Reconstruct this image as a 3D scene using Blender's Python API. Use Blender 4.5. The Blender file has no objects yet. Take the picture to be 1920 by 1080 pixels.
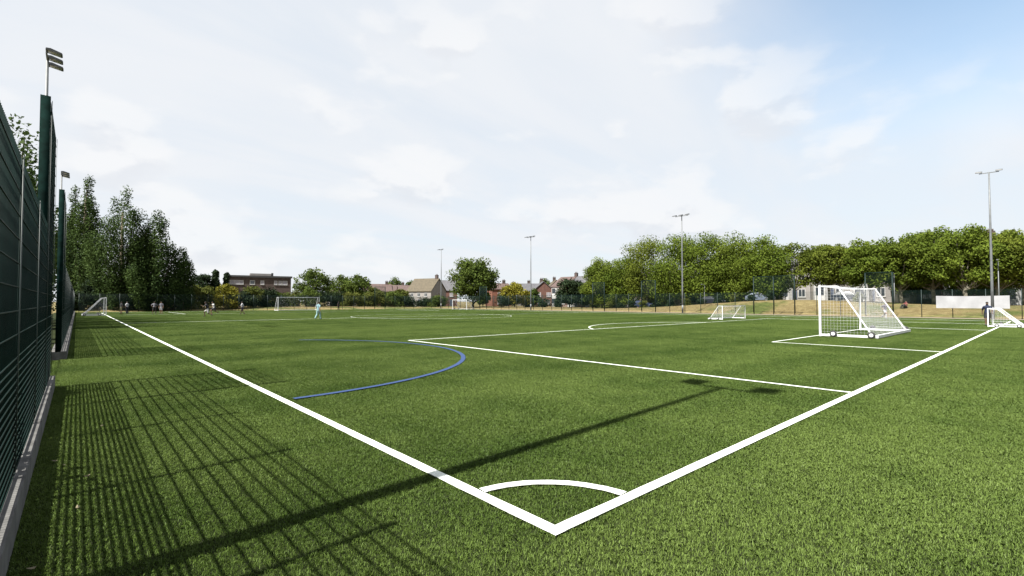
import bpy, math, random
import numpy as np
from mathutils import Vector, Matrix

R = math.radians
SC = bpy.context.scene
COL = SC.collection

# ------------------------------------------------------------------ camera
# World frame: x runs along the near goal line, y along the left touchline,
# the origin is the corner of the pitch.
CX, CY, CZ = -2.64, -2.47, 1.74
YAW = -41.84
cam_d = bpy.data.cameras.new('camera')
cam_d.sensor_width = 36.0
cam_d.lens = 36.0 * 910 / 1920
cam_d.clip_start = 0.05
cam_d.clip_end = 6000
cam = bpy.data.objects.new('camera', cam_d)
COL.objects.link(cam)
cam.location = (CX, CY, CZ)
cam.rotation_euler = (R(90 + 1.57), 0, R(YAW))
SC.camera = cam

# ------------------------------------------------------------------ sky
SUN_EL = 52.8
w = bpy.data.worlds.new('World')
SC.world = w
w.use_nodes = True
nt = w.node_tree
nt.nodes.clear()


def N(t, kind, **kw):
    n = t.nodes.new(kind)
    for k, v in kw.items():
        setattr(n, k, v)
    return n


def math_n(t, op, a, b=None, c=None, clamp=False):
    n = t.nodes.new('ShaderNodeMath')
    n.operation = op
    n.use_clamp = clamp
    for i, v in enumerate((a, b, c)):
        if v is None:
            continue
        if isinstance(v, (int, float)):
            n.inputs[i].default_value = v
        else:
            t.links.new(v, n.inputs[i])
    return n.outputs[0]


def smooth(t, x, lo, hi, out_lo=0.0, out_hi=1.0):
    n = t.nodes.new('ShaderNodeMapRange')
    n.interpolation_type = 'SMOOTHSTEP'
    t.links.new(x, n.inputs[0])
    n.inputs[1].default_value = lo
    n.inputs[2].default_value = hi
    n.inputs[3].default_value = out_lo
    n.inputs[4].default_value = out_hi
    return n.outputs[0]


def mixc(t, fac, a, b):
    n = t.nodes.new('ShaderNodeMix')
    n.data_type = 'RGBA'
    if isinstance(fac, (int, float)):
        n.inputs[0].default_value = fac
    else:
        t.links.new(fac, n.inputs[0])
    for i, v in ((6, a), (7, b)):
        if isinstance(v, (tuple, list)):
            n.inputs[i].default_value = tuple(v) + ((1,) if len(v) == 3 else ())
        else:
            t.links.new(v, n.inputs[i])
    return n.outputs[2]


def noise(t, vec, scale, detail=4, rough=0.5, dist=0.0):
    n = t.nodes.new('ShaderNodeTexNoise')
    n.inputs['Scale'].default_value = scale
    n.inputs['Detail'].default_value = detail
    n.inputs['Roughness'].default_value = rough
    n.inputs['Distortion'].default_value = dist
    if vec is not None:
        t.links.new(vec, n.inputs['Vector'])
    return n.outputs['Fac']


sky = N(nt, 'ShaderNodeTexSky')
sky.sky_type = 'NISHITA'
sky.sun_disc = False
sky.sun_elevation = R(SUN_EL)
sky.sun_rotation = R(-90)
sky.air_density = 1.0
sky.dust_density = 1.0
geo = N(nt, 'ShaderNodeTexCoord')
sep = N(nt, 'ShaderNodeSeparateXYZ')
nt.links.new(geo.outputs['Generated'], sep.inputs[0])
zz = math_n(nt, 'MAXIMUM', sep.outputs[2], 0.0)
den = math_n(nt, 'ADD', zz, 0.16)
px_ = math_n(nt, 'DIVIDE', sep.outputs[0], den)
py_ = math_n(nt, 'DIVIDE', sep.outputs[1], den)
cmb = N(nt, 'ShaderNodeCombineXYZ')
nt.links.new(px_, cmb.inputs[0])
nt.links.new(py_, cmb.inputs[1])
cv = cmb.outputs[0]
big = noise(nt, cv, 0.55, 5, 0.5)
# thin high veil with a blue gap (seen above the right-hand trees)
gap = N(nt, 'ShaderNodeVectorMath', operation='DISTANCE')
nt.links.new(geo.outputs['Generated'], gap.inputs[0])
gap.inputs[1].default_value = (0.84, 0.03, 0.54)
gd = math_n(nt, 'ADD', gap.outputs['Value'], math_n(nt, 'MULTIPLY', math_n(nt, 'SUBTRACT', big, 0.5), 0.5))
veil = smooth(nt, gd, 0.03, 0.46, 0.10, 0.985)
stm = N(nt, 'ShaderNodeMapping')
nt.links.new(cv, stm.inputs[0])
stm.inputs['Rotation'].default_value = (0, 0, R(25))
stm.inputs['Scale'].default_value = (0.5, 1.4, 1)
streak = noise(nt, stm.outputs[0], 1.1, 6, 0.55, 0.4)
veil2 = math_n(nt, 'MULTIPLY', veil, smooth(nt, streak, 0.30, 0.62, 0.92, 1.0))
veil_col = mixc(nt, smooth(nt, streak, 0.35, 0.65), (3.20, 3.38, 3.62), (3.44, 3.54, 3.70))
skt = N(nt, 'ShaderNodeMix', data_type='RGBA', blend_type='MULTIPLY')
skt.inputs[0].default_value = 1.0
nt.links.new(sky.outputs[0], skt.inputs[6])
skt.inputs[7].default_value = (0.95, 1.05, 0.98, 1)
c1 = mixc(nt, veil2, skt.outputs[2], veil_col)
# low cumulus: white crowns and pale grey bellies; the belly mask is the same
# cloud field sampled a little higher in the sky
CLOUD_SEED = (1.0, 8.0, 3.0)


def cloud_field(dz):
    mp = N(nt, 'ShaderNodeMapping')
    nt.links.new(geo.outputs['Generated'], mp.inputs[0])
    mp.inputs['Location'].default_value = (CLOUD_SEED[0], CLOUD_SEED[1], CLOUD_SEED[2] + dz)
    mp.inputs['Scale'].default_value = (1.0, 1.0, 2.1)
    return noise(nt, mp.outputs[0], 4.6, 8, 0.48, 0.10)


puff = cloud_field(0.0)
puffu = cloud_field(0.055)
low = smooth(nt, sep.outputs[2], 0.42, 0.62, 1.0, 0.25)
puff_m = math_n(nt, 'MULTIPLY', smooth(nt, puff, 0.51, 0.63), math_n(nt, 'MULTIPLY', low, smooth(nt, gd, 0.12, 0.34)))
belly = smooth(nt, math_n(nt, 'SUBTRACT', puffu, puff), -0.02, 0.07)
cloud_col = mixc(nt, belly, (3.86, 3.86, 3.88), (3.12, 3.22, 3.42))
c2 = mixc(nt, math_n(nt, 'MULTIPLY', puff_m, 0.58), c1, cloud_col)
bg = N(nt, 'ShaderNodeBackground')
bg.inputs['Strength'].default_value = 0.08
nt.links.new(c2, bg.inputs[0])
wo = N(nt, 'ShaderNodeOutputWorld')
nt.links.new(bg.outputs[0], wo.inputs[0])

# ------------------------------------------------------------------ sun
sd = bpy.data.lights.new('sun', 'SUN')
sd.energy = 5.0
sd.angle = R(0.53)
sd.color = (1.0, 0.955, 0.87)
sun = bpy.data.objects.new('sun', sd)
COL.objects.link(sun)
ldir = Vector((math.cos(R(SUN_EL)), 0.03, -math.sin(R(SUN_EL))))
sun.rotation_euler = ldir.to_track_quat('-Z', 'Y').to_euler()

vs = SC.view_settings
vs.view_transform = 'Standard'
vs.look = 'None'
vs.exposure = 1.66
vs.gamma = 1.0
vs.use_curve_mapping = False

# ------------------------------------------------------------------ helpers
FX = (math.sin(R(-YAW)), math.cos(R(-YAW)))     # camera forward on the ground
RX = (math.cos(R(-YAW)), -math.sin(R(-YAW)))    # camera right on the ground


def at(px, Z, z=0.0):
    X = (px - 960) / 910 * Z
    return Vector((CX + X * RX[0] + Z * FX[0], CY + X * RX[1] + Z * FX[1], z))


def depth_on_x(px, x):
    d = (px - 960) / 910
    return (x - CX) / (d * RX[0] + FX[0])


def depth_on_y(px, y):
    d = (px - 960) / 910
    return (y - CY) / (d * RX[1] + FX[1])


def hz(py, Z):
    return CZ + (565 - py) / 910 * Z


def tag(o, label=None, cat=None, group=None, kind=None):
    if label:
        o['label'] = label
    if cat:
        o['category'] = cat
    if group:
        o['group'] = group
    if kind:
        o['kind'] = kind
    return o


def empty(name, loc=(0, 0, 0), rz=0.0):
    o = bpy.data.objects.new(name, None)
    COL.objects.link(o)
    o.location = loc
    o.rotation_euler = (0, 0, rz)
    o.empty_display_size = 0.2
    return o


def link(name, me, mats, parent=None, loc=(0, 0, 0), rz=0.0):
    o = bpy.data.objects.new(name, me)
    COL.objects.link(o)
    if parent is not None:
        o.parent = parent
    o.location = loc
    o.rotation_euler = (0, 0, rz)
    if mats is not None:
        if not isinstance(mats, (list, tuple)):
            mats = [mats]
        if len(me.materials) == 0:
            for m in mats:
                me.materials.append(m)
    return o


_bs = np.array([[0, 0, 0], [1, 0, 0], [1, 1, 0], [0, 1, 0], [0, 0, 1], [1, 0, 1], [1, 1, 1], [0, 1, 1]], float)
_bf = [(0, 3, 2, 1), (4, 5, 6, 7), (0, 1, 5, 4), (1, 2, 6, 5), (2, 3, 7, 6), (3, 0, 4, 7)]


class MB:
    def __init__(s):
        s.v = []
        s.f = []
        s.smooth = []

    def _add(s, vs, fs, sm=False):
        b = len(s.v)
        s.v.extend([tuple(map(float, p)) for p in vs])
        for f in fs:
            s.f.append(tuple(i + b for i in f))
            s.smooth.append(sm)

    def box(s, x0, x1, y0, y1, z0, z1):
        lo = np.array([x0, y0, z0])
        d = np.array([x1, y1, z1]) - lo
        s._add(lo + _bs * d, _bf)
        return s

    def rbox(s, c, size, rot=None):
        p = (_bs - 0.5) * np.array(size)
        if rot is not None:
            M = np.array(rot.to_matrix() if hasattr(rot, 'to_matrix') else rot)
            p = p @ M.T
        s._add(p + np.array(c), _bf)
        return s

    def bar(s, a, b, w, h=None):
        """square bar from a to b"""
        h = h or w
        a = Vector(a)
        b = Vector(b)
        d = (b - a)
        L = d.length
        d.normalize()
        up = Vector((0, 0, 1)) if abs(d.z) < 0.95 else Vector((1, 0, 0))
        x = d.cross(up).normalized()
        y = x.cross(d)
        vs = []
        for p in (a, b):
            for (i, j) in ((-1, -1), (1, -1), (1, 1), (-1, 1)):
                vs.append(p + x * (i * w / 2) + y * (j * h / 2))
        s._add(vs, [(0, 3, 2, 1), (4, 5, 6, 7), (0, 1, 5, 4), (1, 2, 6, 5), (2, 3, 7, 6), (3, 0, 4, 7)])
        return s

    def tube(s, pts, rad, n=8, cap=True):
        pts = [Vector(p) for p in pts]
        if isinstance(rad, (int, float)):
            rad = [rad] * len(pts)
        vs = []
        prev = None
        for i, p in enumerate(pts):
            d = (pts[min(i + 1, len(pts) - 1)] - pts[max(i - 1, 0)]).normalized()
            if prev is None:
                up = Vector((0, 0, 1)) if abs(d.z) < 0.9 else Vector((1, 0, 0))
                x = d.cross(up).normalized()
            else:
                x = (prev - d * prev.dot(d)).normalized()
            prev = x
            y = d.cross(x)
            for k in range(n):
                a = 2 * math.pi * k / n
                vs.append(p + (x * math.cos(a) + y * math.sin(a)) * rad[i])
        fs = []
        for i in range(len(pts) - 1):
            for k in range(n):
                fs.append((i * n + k, i * n + (k + 1) % n, (i + 1) * n + (k + 1) % n, (i + 1) * n + k))
        b = len(s.v)
        s._add(vs, fs, True)
        if cap:
            s.f.append(tuple(b + k for k in range(n))[::-1])
            s.smooth.append(False)
            e = b + (len(pts) - 1) * n
            s.f.append(tuple(e + k for k in range(n)))
            s.smooth.append(False)
        return s

    def poly(s, vs, fs, sm=False):
        s._add(vs, fs, sm)
        return s

    def mesh(s, name):
        me = bpy.data.meshes.new(name)
        me.from_pydata(s.v, [], s.f)
        me.polygons.foreach_set('use_smooth', s.smooth)
        me.update()
        return me

    def build(s, name, mat, parent=None, loc=(0, 0, 0), rz=0.0):
        return link(name, s.mesh(name), mat, parent, loc, rz)


def quads_mesh(name, V, tint=None, nv=4):
    """V: (n, nv, 3) array, one face per row"""
    n = len(V)
    me = bpy.data.meshes.new(name)
    me.vertices.add(n * nv)
    me.vertices.foreach_set('co', np.ascontiguousarray(V, dtype=np.float32).ravel())
    me.loops.add(n * nv)
    me.loops.foreach_set('vertex_index', np.arange(n * nv, dtype=np.int32))
    me.polygons.add(n)
    me.polygons.foreach_set('loop_start', np.arange(0, n * nv, nv, dtype=np.int32))
    me.polygons.foreach_set('loop_total', np.full(n, nv, dtype=np.int32))
    me.update(calc_edges=True)
    if tint is not None:
        a = me.attributes.new('tint', 'FLOAT', 'FACE')
        a.data.foreach_set('value', np.asarray(tint, dtype=np.float32))
    return me


def boxes_mesh(name, B):
    """B: list of (x0,x1,y0,y1,z0,z1)"""
    B = np.asarray(B, float)
    n = len(B)
    lo = B[:, [0, 2, 4]][:, None, :]
    hi = B[:, [1, 3, 5]][:, None, :]
    P = lo + _bs[None] * (hi - lo)
    me = bpy.data.meshes.new(name)
    me.vertices.add(n * 8)
    me.vertices.foreach_set('co', P.astype(np.float32).ravel())
    idx = (np.arange(n)[:, None, None] * 8 + np.array(_bf)[None]).astype(np.int32)
    me.loops.add(n * 24)
    me.loops.foreach_set('vertex_index', idx.ravel())
    me.polygons.add(n * 6)
    me.polygons.foreach_set('loop_start', np.arange(0, n * 24, 4, dtype=np.int32))
    me.polygons.foreach_set('loop_total', np.full(n * 6, 4, dtype=np.int32))
    me.update(calc_edges=True)
    return me


def copy_tree(o, parent=None):
    c = o.copy()
    COL.objects.link(c)
    c.parent = parent
    for ch in list(o.children):
        copy_tree(ch, c)
    return c


# ------------------------------------------------------------------ materials
def new_mat(name):
    m = bpy.data.materials.new(name)
    m.use_nodes = True
    t = m.node_tree
    b = t.nodes['Principled BSDF']
    return m, t, b


def plain(name, col, rough=0.6, metal=0.0, var=0.12, scale=3.0, spec=0.5, bump=0.0):
    m, t, b = new_mat(name)
    tc = N(t, 'ShaderNodeTexCoord')
    f = noise(t, tc.outputs['Object'], scale, 5, 0.6)
    ff = smooth(t, f, 0.3, 0.7)
    lo = tuple(c * (1 - var) for c in col)
    hi = tuple(min(1, c * (1 + var)) for c in col)
    t.links.new(mixc(t, ff, lo, hi), b.inputs['Base Color'])
    b.inputs['Roughness'].default_value = rough
    b.inputs['Metallic'].default_value = metal
    b.inputs['Specular IOR Level'].default_value = spec
    if bump:
        bn = N(t, 'ShaderNodeBump')
        bn.inputs['Strength'].default_value = bump
        t.links.new(noise(t, tc.outputs['Object'], scale * 8, 4, 0.6), bn.inputs['Height'])
        t.links.new(bn.outputs[0], b.inputs['Normal'])
    return m


def leaf_mat(name, dark, light, trans=0.3):
    m, t, b = new_mat(name)
    at_ = N(t, 'ShaderNodeAttribute')
    at_.attribute_name = 'tint'
    c = mixc(t, at_.outputs['Fac'], dark, light)
    t.links.new(c, b.inputs['Base Color'])
    b.inputs['Roughness'].default_value = 0.75
    b.inputs['Specular IOR Level'].default_value = 0.08
    tr = N(t, 'ShaderNodeBsdfTranslucent')
    t.links.new(c, tr.inputs['Color'])
    mx = N(t, 'ShaderNodeMixShader')
    mx.inputs[0].default_value = trans
    t.links.new(b.outputs[0], mx.inputs[1])
    t.links.new(tr.outputs[0], mx.inputs[2])
    t.links.new(mx.outputs[0], t.nodes['Material Output'].inputs[0])
    return m


M = {}
M['green_steel'] = plain('green_steel', (0.0026, 0.0125, 0.0105), 0.65, 0, 0.25, 2, 0.12)
M['matt_green'] = plain('matt_green_plate', (0.0026, 0.010, 0.0085), 0.9, 0, 0.4, 5, 0.03)
M['clamp'] = plain('clamp_steel', (0.022, 0.034, 0.034), 0.5, 0, 0.2, 2, 0.3)
M['concrete'] = plain('concrete', (0.085, 0.084, 0.082), 0.85, 0, 0.35, 4, 0.3, 0.3)
M['galv'] = plain('galvanised_steel', (0.10, 0.108, 0.115), 0.55, 0.1, 0.15, 3)
M['lamp_dark'] = plain('lamp_housing', (0.045, 0.048, 0.052), 0.5, 0, 0.1)
M['lamp_glass'] = plain('lamp_glass', (0.25, 0.27, 0.30), 0.15)
M['white_paint'] = plain('white_paint', (0.50, 0.51, 0.52), 0.4, 0, 0.08)
M['white_net'] = plain('white_net', (0.50, 0.51, 0.54), 0.7, 0, 0.05)
M['rubber'] = plain('rubber', (0.02, 0.02, 0.022), 0.7)
M['banner'] = plain('banner_vinyl', (0.24, 0.245, 0.26), 0.5, 0, 0.10, 1.0)
M['bark'] = plain('bark', (0.085, 0.07, 0.052), 0.9, 0, 0.4, 3, 0.2, 0.4)
M['bark_pale'] = plain('bark_plane_tree', (0.13, 0.12, 0.095), 0.9, 0, 0.5, 2.5, 0.2, 0.3)
M['cream'] = plain('sunlit_cream', (0.5, 0.42, 0.24), 0.6)  # sunlight put into the colour, for the slit at the fence gap
M['leaf_plane'] = leaf_mat('leaf_plane', (0.042, 0.068, 0.009), (0.142, 0.182, 0.026), 0.42)
M['leaf_plane_b'] = leaf_mat('leaf_plane_fresh', (0.042, 0.070, 0.009), (0.135, 0.178, 0.024), 0.42)
M['leaf_plane_c'] = leaf_mat('leaf_plane_olive', (0.042, 0.063, 0.009), (0.138, 0.166, 0.024), 0.42)
M['leaf_poplar'] = leaf_mat('leaf_poplar', (0.013, 0.029, 0.008), (0.058, 0.090, 0.023), 0.28)
M['leaf_mid'] = leaf_mat('leaf_mid', (0.026, 0.046, 0.009), (0.080, 0.108, 0.020), 0.32)
M['leaf_dark'] = leaf_mat('leaf_dark', (0.007, 0.014, 0.007), (0.022, 0.036, 0.014), 0.15)
M['leaf_yellow'] = leaf_mat('leaf_yellow', (0.07, 0.075, 0.010), (0.19, 0.17, 0.02), 0.3)
M['leaf_hedge'] = leaf_mat('leaf_hedge', (0.035, 0.048, 0.010), (0.105, 0.115, 0.024), 0.3)
M['brick_brown'] = plain('brick_brown', (0.050, 0.035, 0.031), 0.85, 0, 0.25, 1.5)
M['brick_red'] = plain('brick_red', (0.080, 0.036, 0.027), 0.85, 0, 0.25, 1.5)
M['brick_orange'] = plain('brick_orange', (0.12, 0.046, 0.028), 0.85, 0, 0.2, 1.5)
M['render_white'] = plain('render_white', (0.17, 0.16, 0.155), 0.8, 0, 0.08, 1)
M['render_pink'] = plain('render_pink', (0.17, 0.115, 0.10), 0.8, 0, 0.1, 1)
M['stone_grey'] = plain('stone_grey', (0.10, 0.093, 0.085), 0.85, 0, 0.2, 1)
M['roof_red'] = plain('roof_red', (0.062, 0.040, 0.036), 0.85, 0, 0.25, 2)
M['roof_tan'] = plain('roof_tan', (0.058, 0.047, 0.029), 0.85, 0, 0.25, 2)
M['roof_slate'] = plain('roof_slate', (0.055, 0.055, 0.062), 0.7, 0, 0.25, 2)
M['felt'] = plain('roof_felt', (0.03, 0.03, 0.032), 0.9)
M['glass'] = plain('window_glass', (0.03, 0.035, 0.042), 0.08, 0, 0.2, 2, 0.8)
M['blind'] = plain('window_blind', (0.19, 0.18, 0.21), 0.5, 0, 0.1, 2)
M['frame_white'] = plain('frame_white', (0.34, 0.34, 0.34), 0.5)
M['door'] = plain('door_paint', (0.04, 0.05, 0.08), 0.5)

# ------------------------------------------------------------------ terrain
def sst(a, b, x):
    t = np.clip((x - a) / (b - a), 0, 1)
    return t * t * (3 - 2 * t)


def terrain_z(x, y):
    x = np.asarray(x, float)
    y = np.asarray(y, float)
    amp = 0.25 + 0.95 * (1 - sst(30, 62, y)) + 0.75 * np.exp(-((y - 24) / 11.0) ** 2)
    right = sst(67.2, 77.0, x) * amp
    far = sst(101.5, 108, y) * (0.55 - 0.3 * sst(40, 66, x)) * (1 - sst(66, 76, x))
    return -0.03 + right + far


xs = np.concatenate([np.linspace(-1500, -60, 10), np.linspace(-40, 60, 15), np.linspace(62, 100, 60), np.linspace(104, 160, 12), np.linspace(200, 1800, 10)])
ys = np.concatenate([np.linspace(-1200, -60, 8), np.linspace(-40, 60, 51), np.linspace(62, 98, 19), np.linspace(99, 120, 32), np.linspace(124, 200, 12), np.linspace(260, 2000, 10)])
XX, YY = np.meshgrid(xs, ys, indexing='ij')
ZZ = terrain_z(XX, YY)
rng0 = np.random.default_rng(3)
mask = (XX > 68) | (YY > 102)
ZZ = ZZ + mask * rng0.uniform(-0.05, 0.05, ZZ.shape)
nx, ny = XX.shape
V = np.stack([XX, YY, ZZ], -1).reshape(-1, 3)
F = [(i * ny + j, (i + 1) * ny + j, (i + 1) * ny + j + 1, i * ny + j + 1) for i in range(nx - 1) for j in range(ny - 1)]
gm = bpy.data.meshes.new('ground')
gm.from_pydata(V.tolist(), [], F)
gm.polygons.foreach_set('use_smooth', [True] * len(F))
m, t, b = new_mat('dry_grass_ground')
g = N(t, 'ShaderNodeNewGeometry')
n1 = noise(t, g.outputs['Position'], 0.12, 6, 0.6)
n2 = noise(t, g.outputs['Position'], 1.7, 6, 0.65)
dry = mixc(t, smooth(t, n2, 0.3, 0.7), (0.105, 0.080, 0.036), (0.165, 0.135, 0.066))
grn = mixc(t, smooth(t, n2, 0.3, 0.7), (0.035, 0.048, 0.012), (0.075, 0.088, 0.026))
t.links.new(mixc(t, smooth(t, n1, 0.50, 0.66), dry, grn), b.inputs['Base Color'])
b.inputs['Roughness'].default_value = 0.95
b.inputs['Specular IOR Level'].default_value = 0.1
tag(link('ground', gm, m), kind='structure')

# path of pinkish gravel between turf and fence
m, t, b = new_mat('path_gravel')
g = N(t, 'ShaderNodeNewGeometry')
n2 = noise(t, g.outputs['Position'], 1.2, 7, 0.7)
t.links.new(mixc(t, smooth(t, n2, 0.3, 0.7), (0.120, 0.096, 0.066), (0.175, 0.145, 0.105)), b.inputs['Base Color'])
b.inputs['Roughness'].default_value = 0.95
MAT_PATH = m
tag(MB().box(62.62, 67.0, -12, 101.2, -0.2, -0.006).build('path', m), kind='structure')
tag(MB().box(62.5, 62.62, -12, 100.4, -0.2, 0.02).build('kerb', M['concrete']), kind='structure')

# artificial turf carpet
def grass_nodes(t, b, lo, hi, fine):
    g = N(t, 'ShaderNodeNewGeometry')
    p = g.outputs['Position']
    mp = N(t, 'ShaderNodeMapping')
    t.links.new(p, mp.inputs[0])
    mp.inputs['Scale'].default_value = (1.0, 0.10, 1.0)
    s1 = noise(t, mp.outputs[0], 0.35, 4, 0.55)
    mp2 = N(t, 'ShaderNodeMapping')
    t.links.new(p, mp2.inputs[0])
    mp2.inputs['Scale'].default_value = (0.12, 1.0, 1.0)
    s2 = noise(t, mp2.outputs[0], 0.30, 4, 0.55)
    s3 = noise(t, p, 0.9, 5, 0.6)
    f = math_n(t, 'ADD', math_n(t, 'MULTIPLY', s1, 0.30), math_n(t, 'MULTIPLY', s2, 0.42))
    f = math_n(t, 'ADD', f, math_n(t, 'MULTIPLY', s3, 0.3))
    # pile brushed up and down the pitch in passes
    sp = N(t, 'ShaderNodeSeparateXYZ')
    t.links.new(p, sp.inputs[0])
    wob = math_n(t, 'MULTIPLY', noise(t, p, 0.25, 3, 0.5), 1.5)
    ph = math_n(t, 'MULTIPLY', math_n(t, 'ADD', sp.outputs[1], wob), 2 * math.pi / 4.1)
    f = math_n(t, 'ADD', f, math_n(t, 'MULTIPLY', math_n(t, 'SINE', ph), 0.022))
    k = smooth(t, f, 0.38, 0.62)
    if fine:
        s4 = noise(t, p, 26.0, 3, 0.6)
        k = math_n(t, 'ADD', math_n(t, 'MULTIPLY', k, 0.55), math_n(t, 'MULTIPLY', smooth(t, s4, 0.3, 0.7), 0.45))
    return mixc(t, k, lo, hi)


m, t, b = new_mat('turf_base')
t.links.new(grass_nodes(t, b, (0.010, 0.014, 0.006), (0.022, 0.028, 0.011), True), b.inputs['Base Color'])
b.inputs['Roughness'].default_value = 0.95
b.inputs['Specular IOR Level'].default_value = 0.05
tag(MB().box(-5.2, 62.5, -12, 100.4, -0.2, 0.0).build('turf', m), kind='structure')

# ------------------------------------------------------------------ pitch markings (inlaid strips of coloured pile)
m, t, b = new_mat('line_white')
g = N(t, 'ShaderNodeNewGeometry')
nn = noise(t, g.outputs['Position'], 90, 3, 0.7)
t.links.new(mixc(t, smooth(t, nn, 0.25, 0.75), (0.36, 0.40, 0.34), (0.72, 0.74, 0.72)), b.inputs['Base Color'])
b.inputs['Roughness'].default_value = 0.8
bn = N(t, 'ShaderNodeBump')
bn.inputs['Strength'].default_value = 0.5
bn.inputs['Distance'].default_value = 0.01
t.links.new(nn, bn.inputs['Height'])
t.links.new(bn.outputs[0], b.inputs['Normal'])
M['line'] = m
m, t, b = new_mat('line_blue')
g = N(t, 'ShaderNodeNewGeometry')
nn = noise(t, g.outputs['Position'], 90, 3, 0.7)
t.links.new(mixc(t, smooth(t, nn, 0.25, 0.75), (0.003, 0.016, 0.060), (0.007, 0.034, 0.12)), b.inputs['Base Color'])
b.inputs['Roughness'].default_value = 0.8
M['line_blue'] = m

_lh = [0.0260]
LRNG = random.Random(5)


def strip(name, pts, width=0.112, mat='line', closed=False):
    """inlaid strip along a polyline of the field, slightly uneven edges"""
    _lh[0] += 0.00035
    top = _lh[0]
    P = [Vector((p[0], p[1])) for p in pts]
    # resample
    Q = []
    seq = P + ([P[0]] if closed else [])
    for a, b_ in zip(seq[:-1], seq[1:]):
        L = (b_ - a).length
        near = min((a - Vector((CX, CY))).length, (b_ - Vector((CX, CY))).length)
        step = 0.25 if near < 15 else 0.8
        k = max(1, int(L / step))
        for i in range(k):
            Q.append(a + (b_ - a) * (i / k))
    if not closed:
        Q.append(seq[-1])
    n = len(Q)
    vs = []
    for i, q in enumerate(Q):
        if closed:
            d = Q[(i + 1) % n] - Q[i - 1]
        else:
            d = Q[min(i + 1, n - 1)] - Q[max(i - 1, 0)]
        d.normalize()
        nrm = Vector((-d.y, d.x))
        for s_ in (-1, 1):
            wv = width / 2 + LRNG.uniform(-0.002, 0.002)
            vs.append((q.x + nrm.x * wv * s_, q.y + nrm.y * wv * s_, top + LRNG.uniform(-0.0012, 0.0012)))
    k = len(vs)
    vs2 = vs + [(x, y, z - 0.005) for (x, y, z) in vs]
    fs = []
    rng_ = range(n if closed else n - 1)
    for i in rng_:
        a, b_ = 2 * i, 2 * ((i + 1) % n)
        fs.append((a, a + 1, b_ + 1, b_))
        fs.append((a, b_, b_ + k, a + k))
        fs.append((a + 1, a + 1 + k, b_ + 1 + k, b_ + 1))
    # flip for consistent upward normal
    o = MB().poly(vs2, [f[::-1] for f in fs]).build(name, M[mat])
    return tag(o, kind='structure')


PW, PL = 56.8, 92.0
h = 0.06


def arc(cx, cy, r, a0, a1, n=48):
    return [(cx + r * math.cos(R(a0 + (a1 - a0) * i / n)), cy + r * math.sin(R(a0 + (a1 - a0) * i / n))) for i in range(n + 1)]


strip('touchline', [(h, 0), (h, PL)])
strip('goal_line', [(0, h), (PW, h)])
strip('touchline', [(PW - h, 0.12), (PW - h, PL)])
strip('goal_line', [(0.12, PL - h), (PW - 0.12, PL - h)])
strip('corner_arc', arc(h, h, 0.97, 4, 86, 28), 0.10)
BX0, BX1 = PW / 2 - 20.15, PW / 2 + 20.15
SX0, SX1 = PW / 2 - 9.16, PW / 2 + 9.16
strip('penalty_area_line', [(BX0, 0.12), (BX0, 16.5)], 0.085)
strip('penalty_area_line', [(BX0, 16.5), (BX1, 16.5)], 0.085)
strip('penalty_area_line', [(BX1, 0.12), (BX1, 16.5)], 0.085)
strip('goal_area_line', [(SX0, 0.12), (SX0, 5.5)], 0.085)
strip('goal_area_line', [(SX0, 5.5), (SX1, 5.5)], 0.085)
strip('goal_area_line', [(SX1, 0.12), (SX1, 5.5)], 0.085)
strip('penalty_arc', arc(PW / 2, 11, 9.15, 37, 143, 40), 0.085)
strip('halfway_line', [(0.12, PL / 2), (PW - 0.12, PL / 2)], 0.07)
strip('centre_circle', arc(PW / 2, PL / 2, 9.15, 0, 354, 60), 0.04, closed=True)
strip('penalty_area_line', [(BX0, PL - 0.12), (BX0, PL - 16.5)], 0.085)
strip('penalty_area_line', [(0.12, PL - 16.5), (BX1, PL - 16.5)], 0.085)
strip('penalty_area_line', [(BX1, PL - 0.12), (BX1, PL - 16.5)], 0.085)
strip('blue_arc', arc(0.1, 14.0, 7.5, -89, 52, 60), 0.13, 'line_blue')

# ------------------------------------------------------------------ turf pile: blades of artificial grass
def blade_patch(name, seed, n):
    r = np.random.default_rng(seed)
    x = r.uniform(0, 1, n)
    y = r.uniform(0, 1, n)
    ang = r.uniform(0, 2 * np.pi, n)
    hgt = r.uniform(0.013, 0.025, n)
    cl = np.zeros(n)                      # tufts: periodic clumps so patches join without seams
    for q in range(26):
        kx, ky = r.integers(-14, 15, 2)
        cl += np.sin(2 * np.pi * (kx * x + ky * y) + r.uniform(0, 6.28)) / 3.6
    hgt = hgt * (1.0 + 0.22 * np.clip(cl, -1.3, 1.3))
    wid = r.uniform(0.0028, 0.0046, n)
    la = r.uniform(0, 2 * np.pi, n)
    dx, dy = np.cos(ang), np.sin(ang)
    # the pile stands up, then the tip curls over
    l1 = r.uniform(0.05, 0.35, n) * hgt
    l2 = l1 + r.uniform(0.25, 0.95, n) * hgt
    cx, sx = np.cos(la), np.sin(la)
    tipz = hgt * r.uniform(0.86, 1.05, n)
    P = np.zeros((n, 5, 3))
    P[:, 0] = np.stack([x - dx * wid / 2, y - dy * wid / 2, np.full(n, -0.002)], -1)
    P[:, 1] = np.stack([x + dx * wid / 2, y + dy * wid / 2, np.full(n, -0.002)], -1)
    P[:, 2] = np.stack([x + dx * wid * .48 + cx * l1, y + dy * wid * .48 + sx * l1, hgt * .78], -1)
    P[:, 3] = np.stack([x + cx * l2, y + sx * l2, tipz], -1)
    P[:, 4] = np.stack([x - dx * wid * .48 + cx * l1, y - dy * wid * .48 + sx * l1, hgt * .78], -1)
    P[:, :, :2] -= 0.5
    return quads_mesh(name, P, np.clip(r.uniform(0, 1, n) * .75 + .12 + .14 * cl, 0, 1), nv=5)


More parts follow.
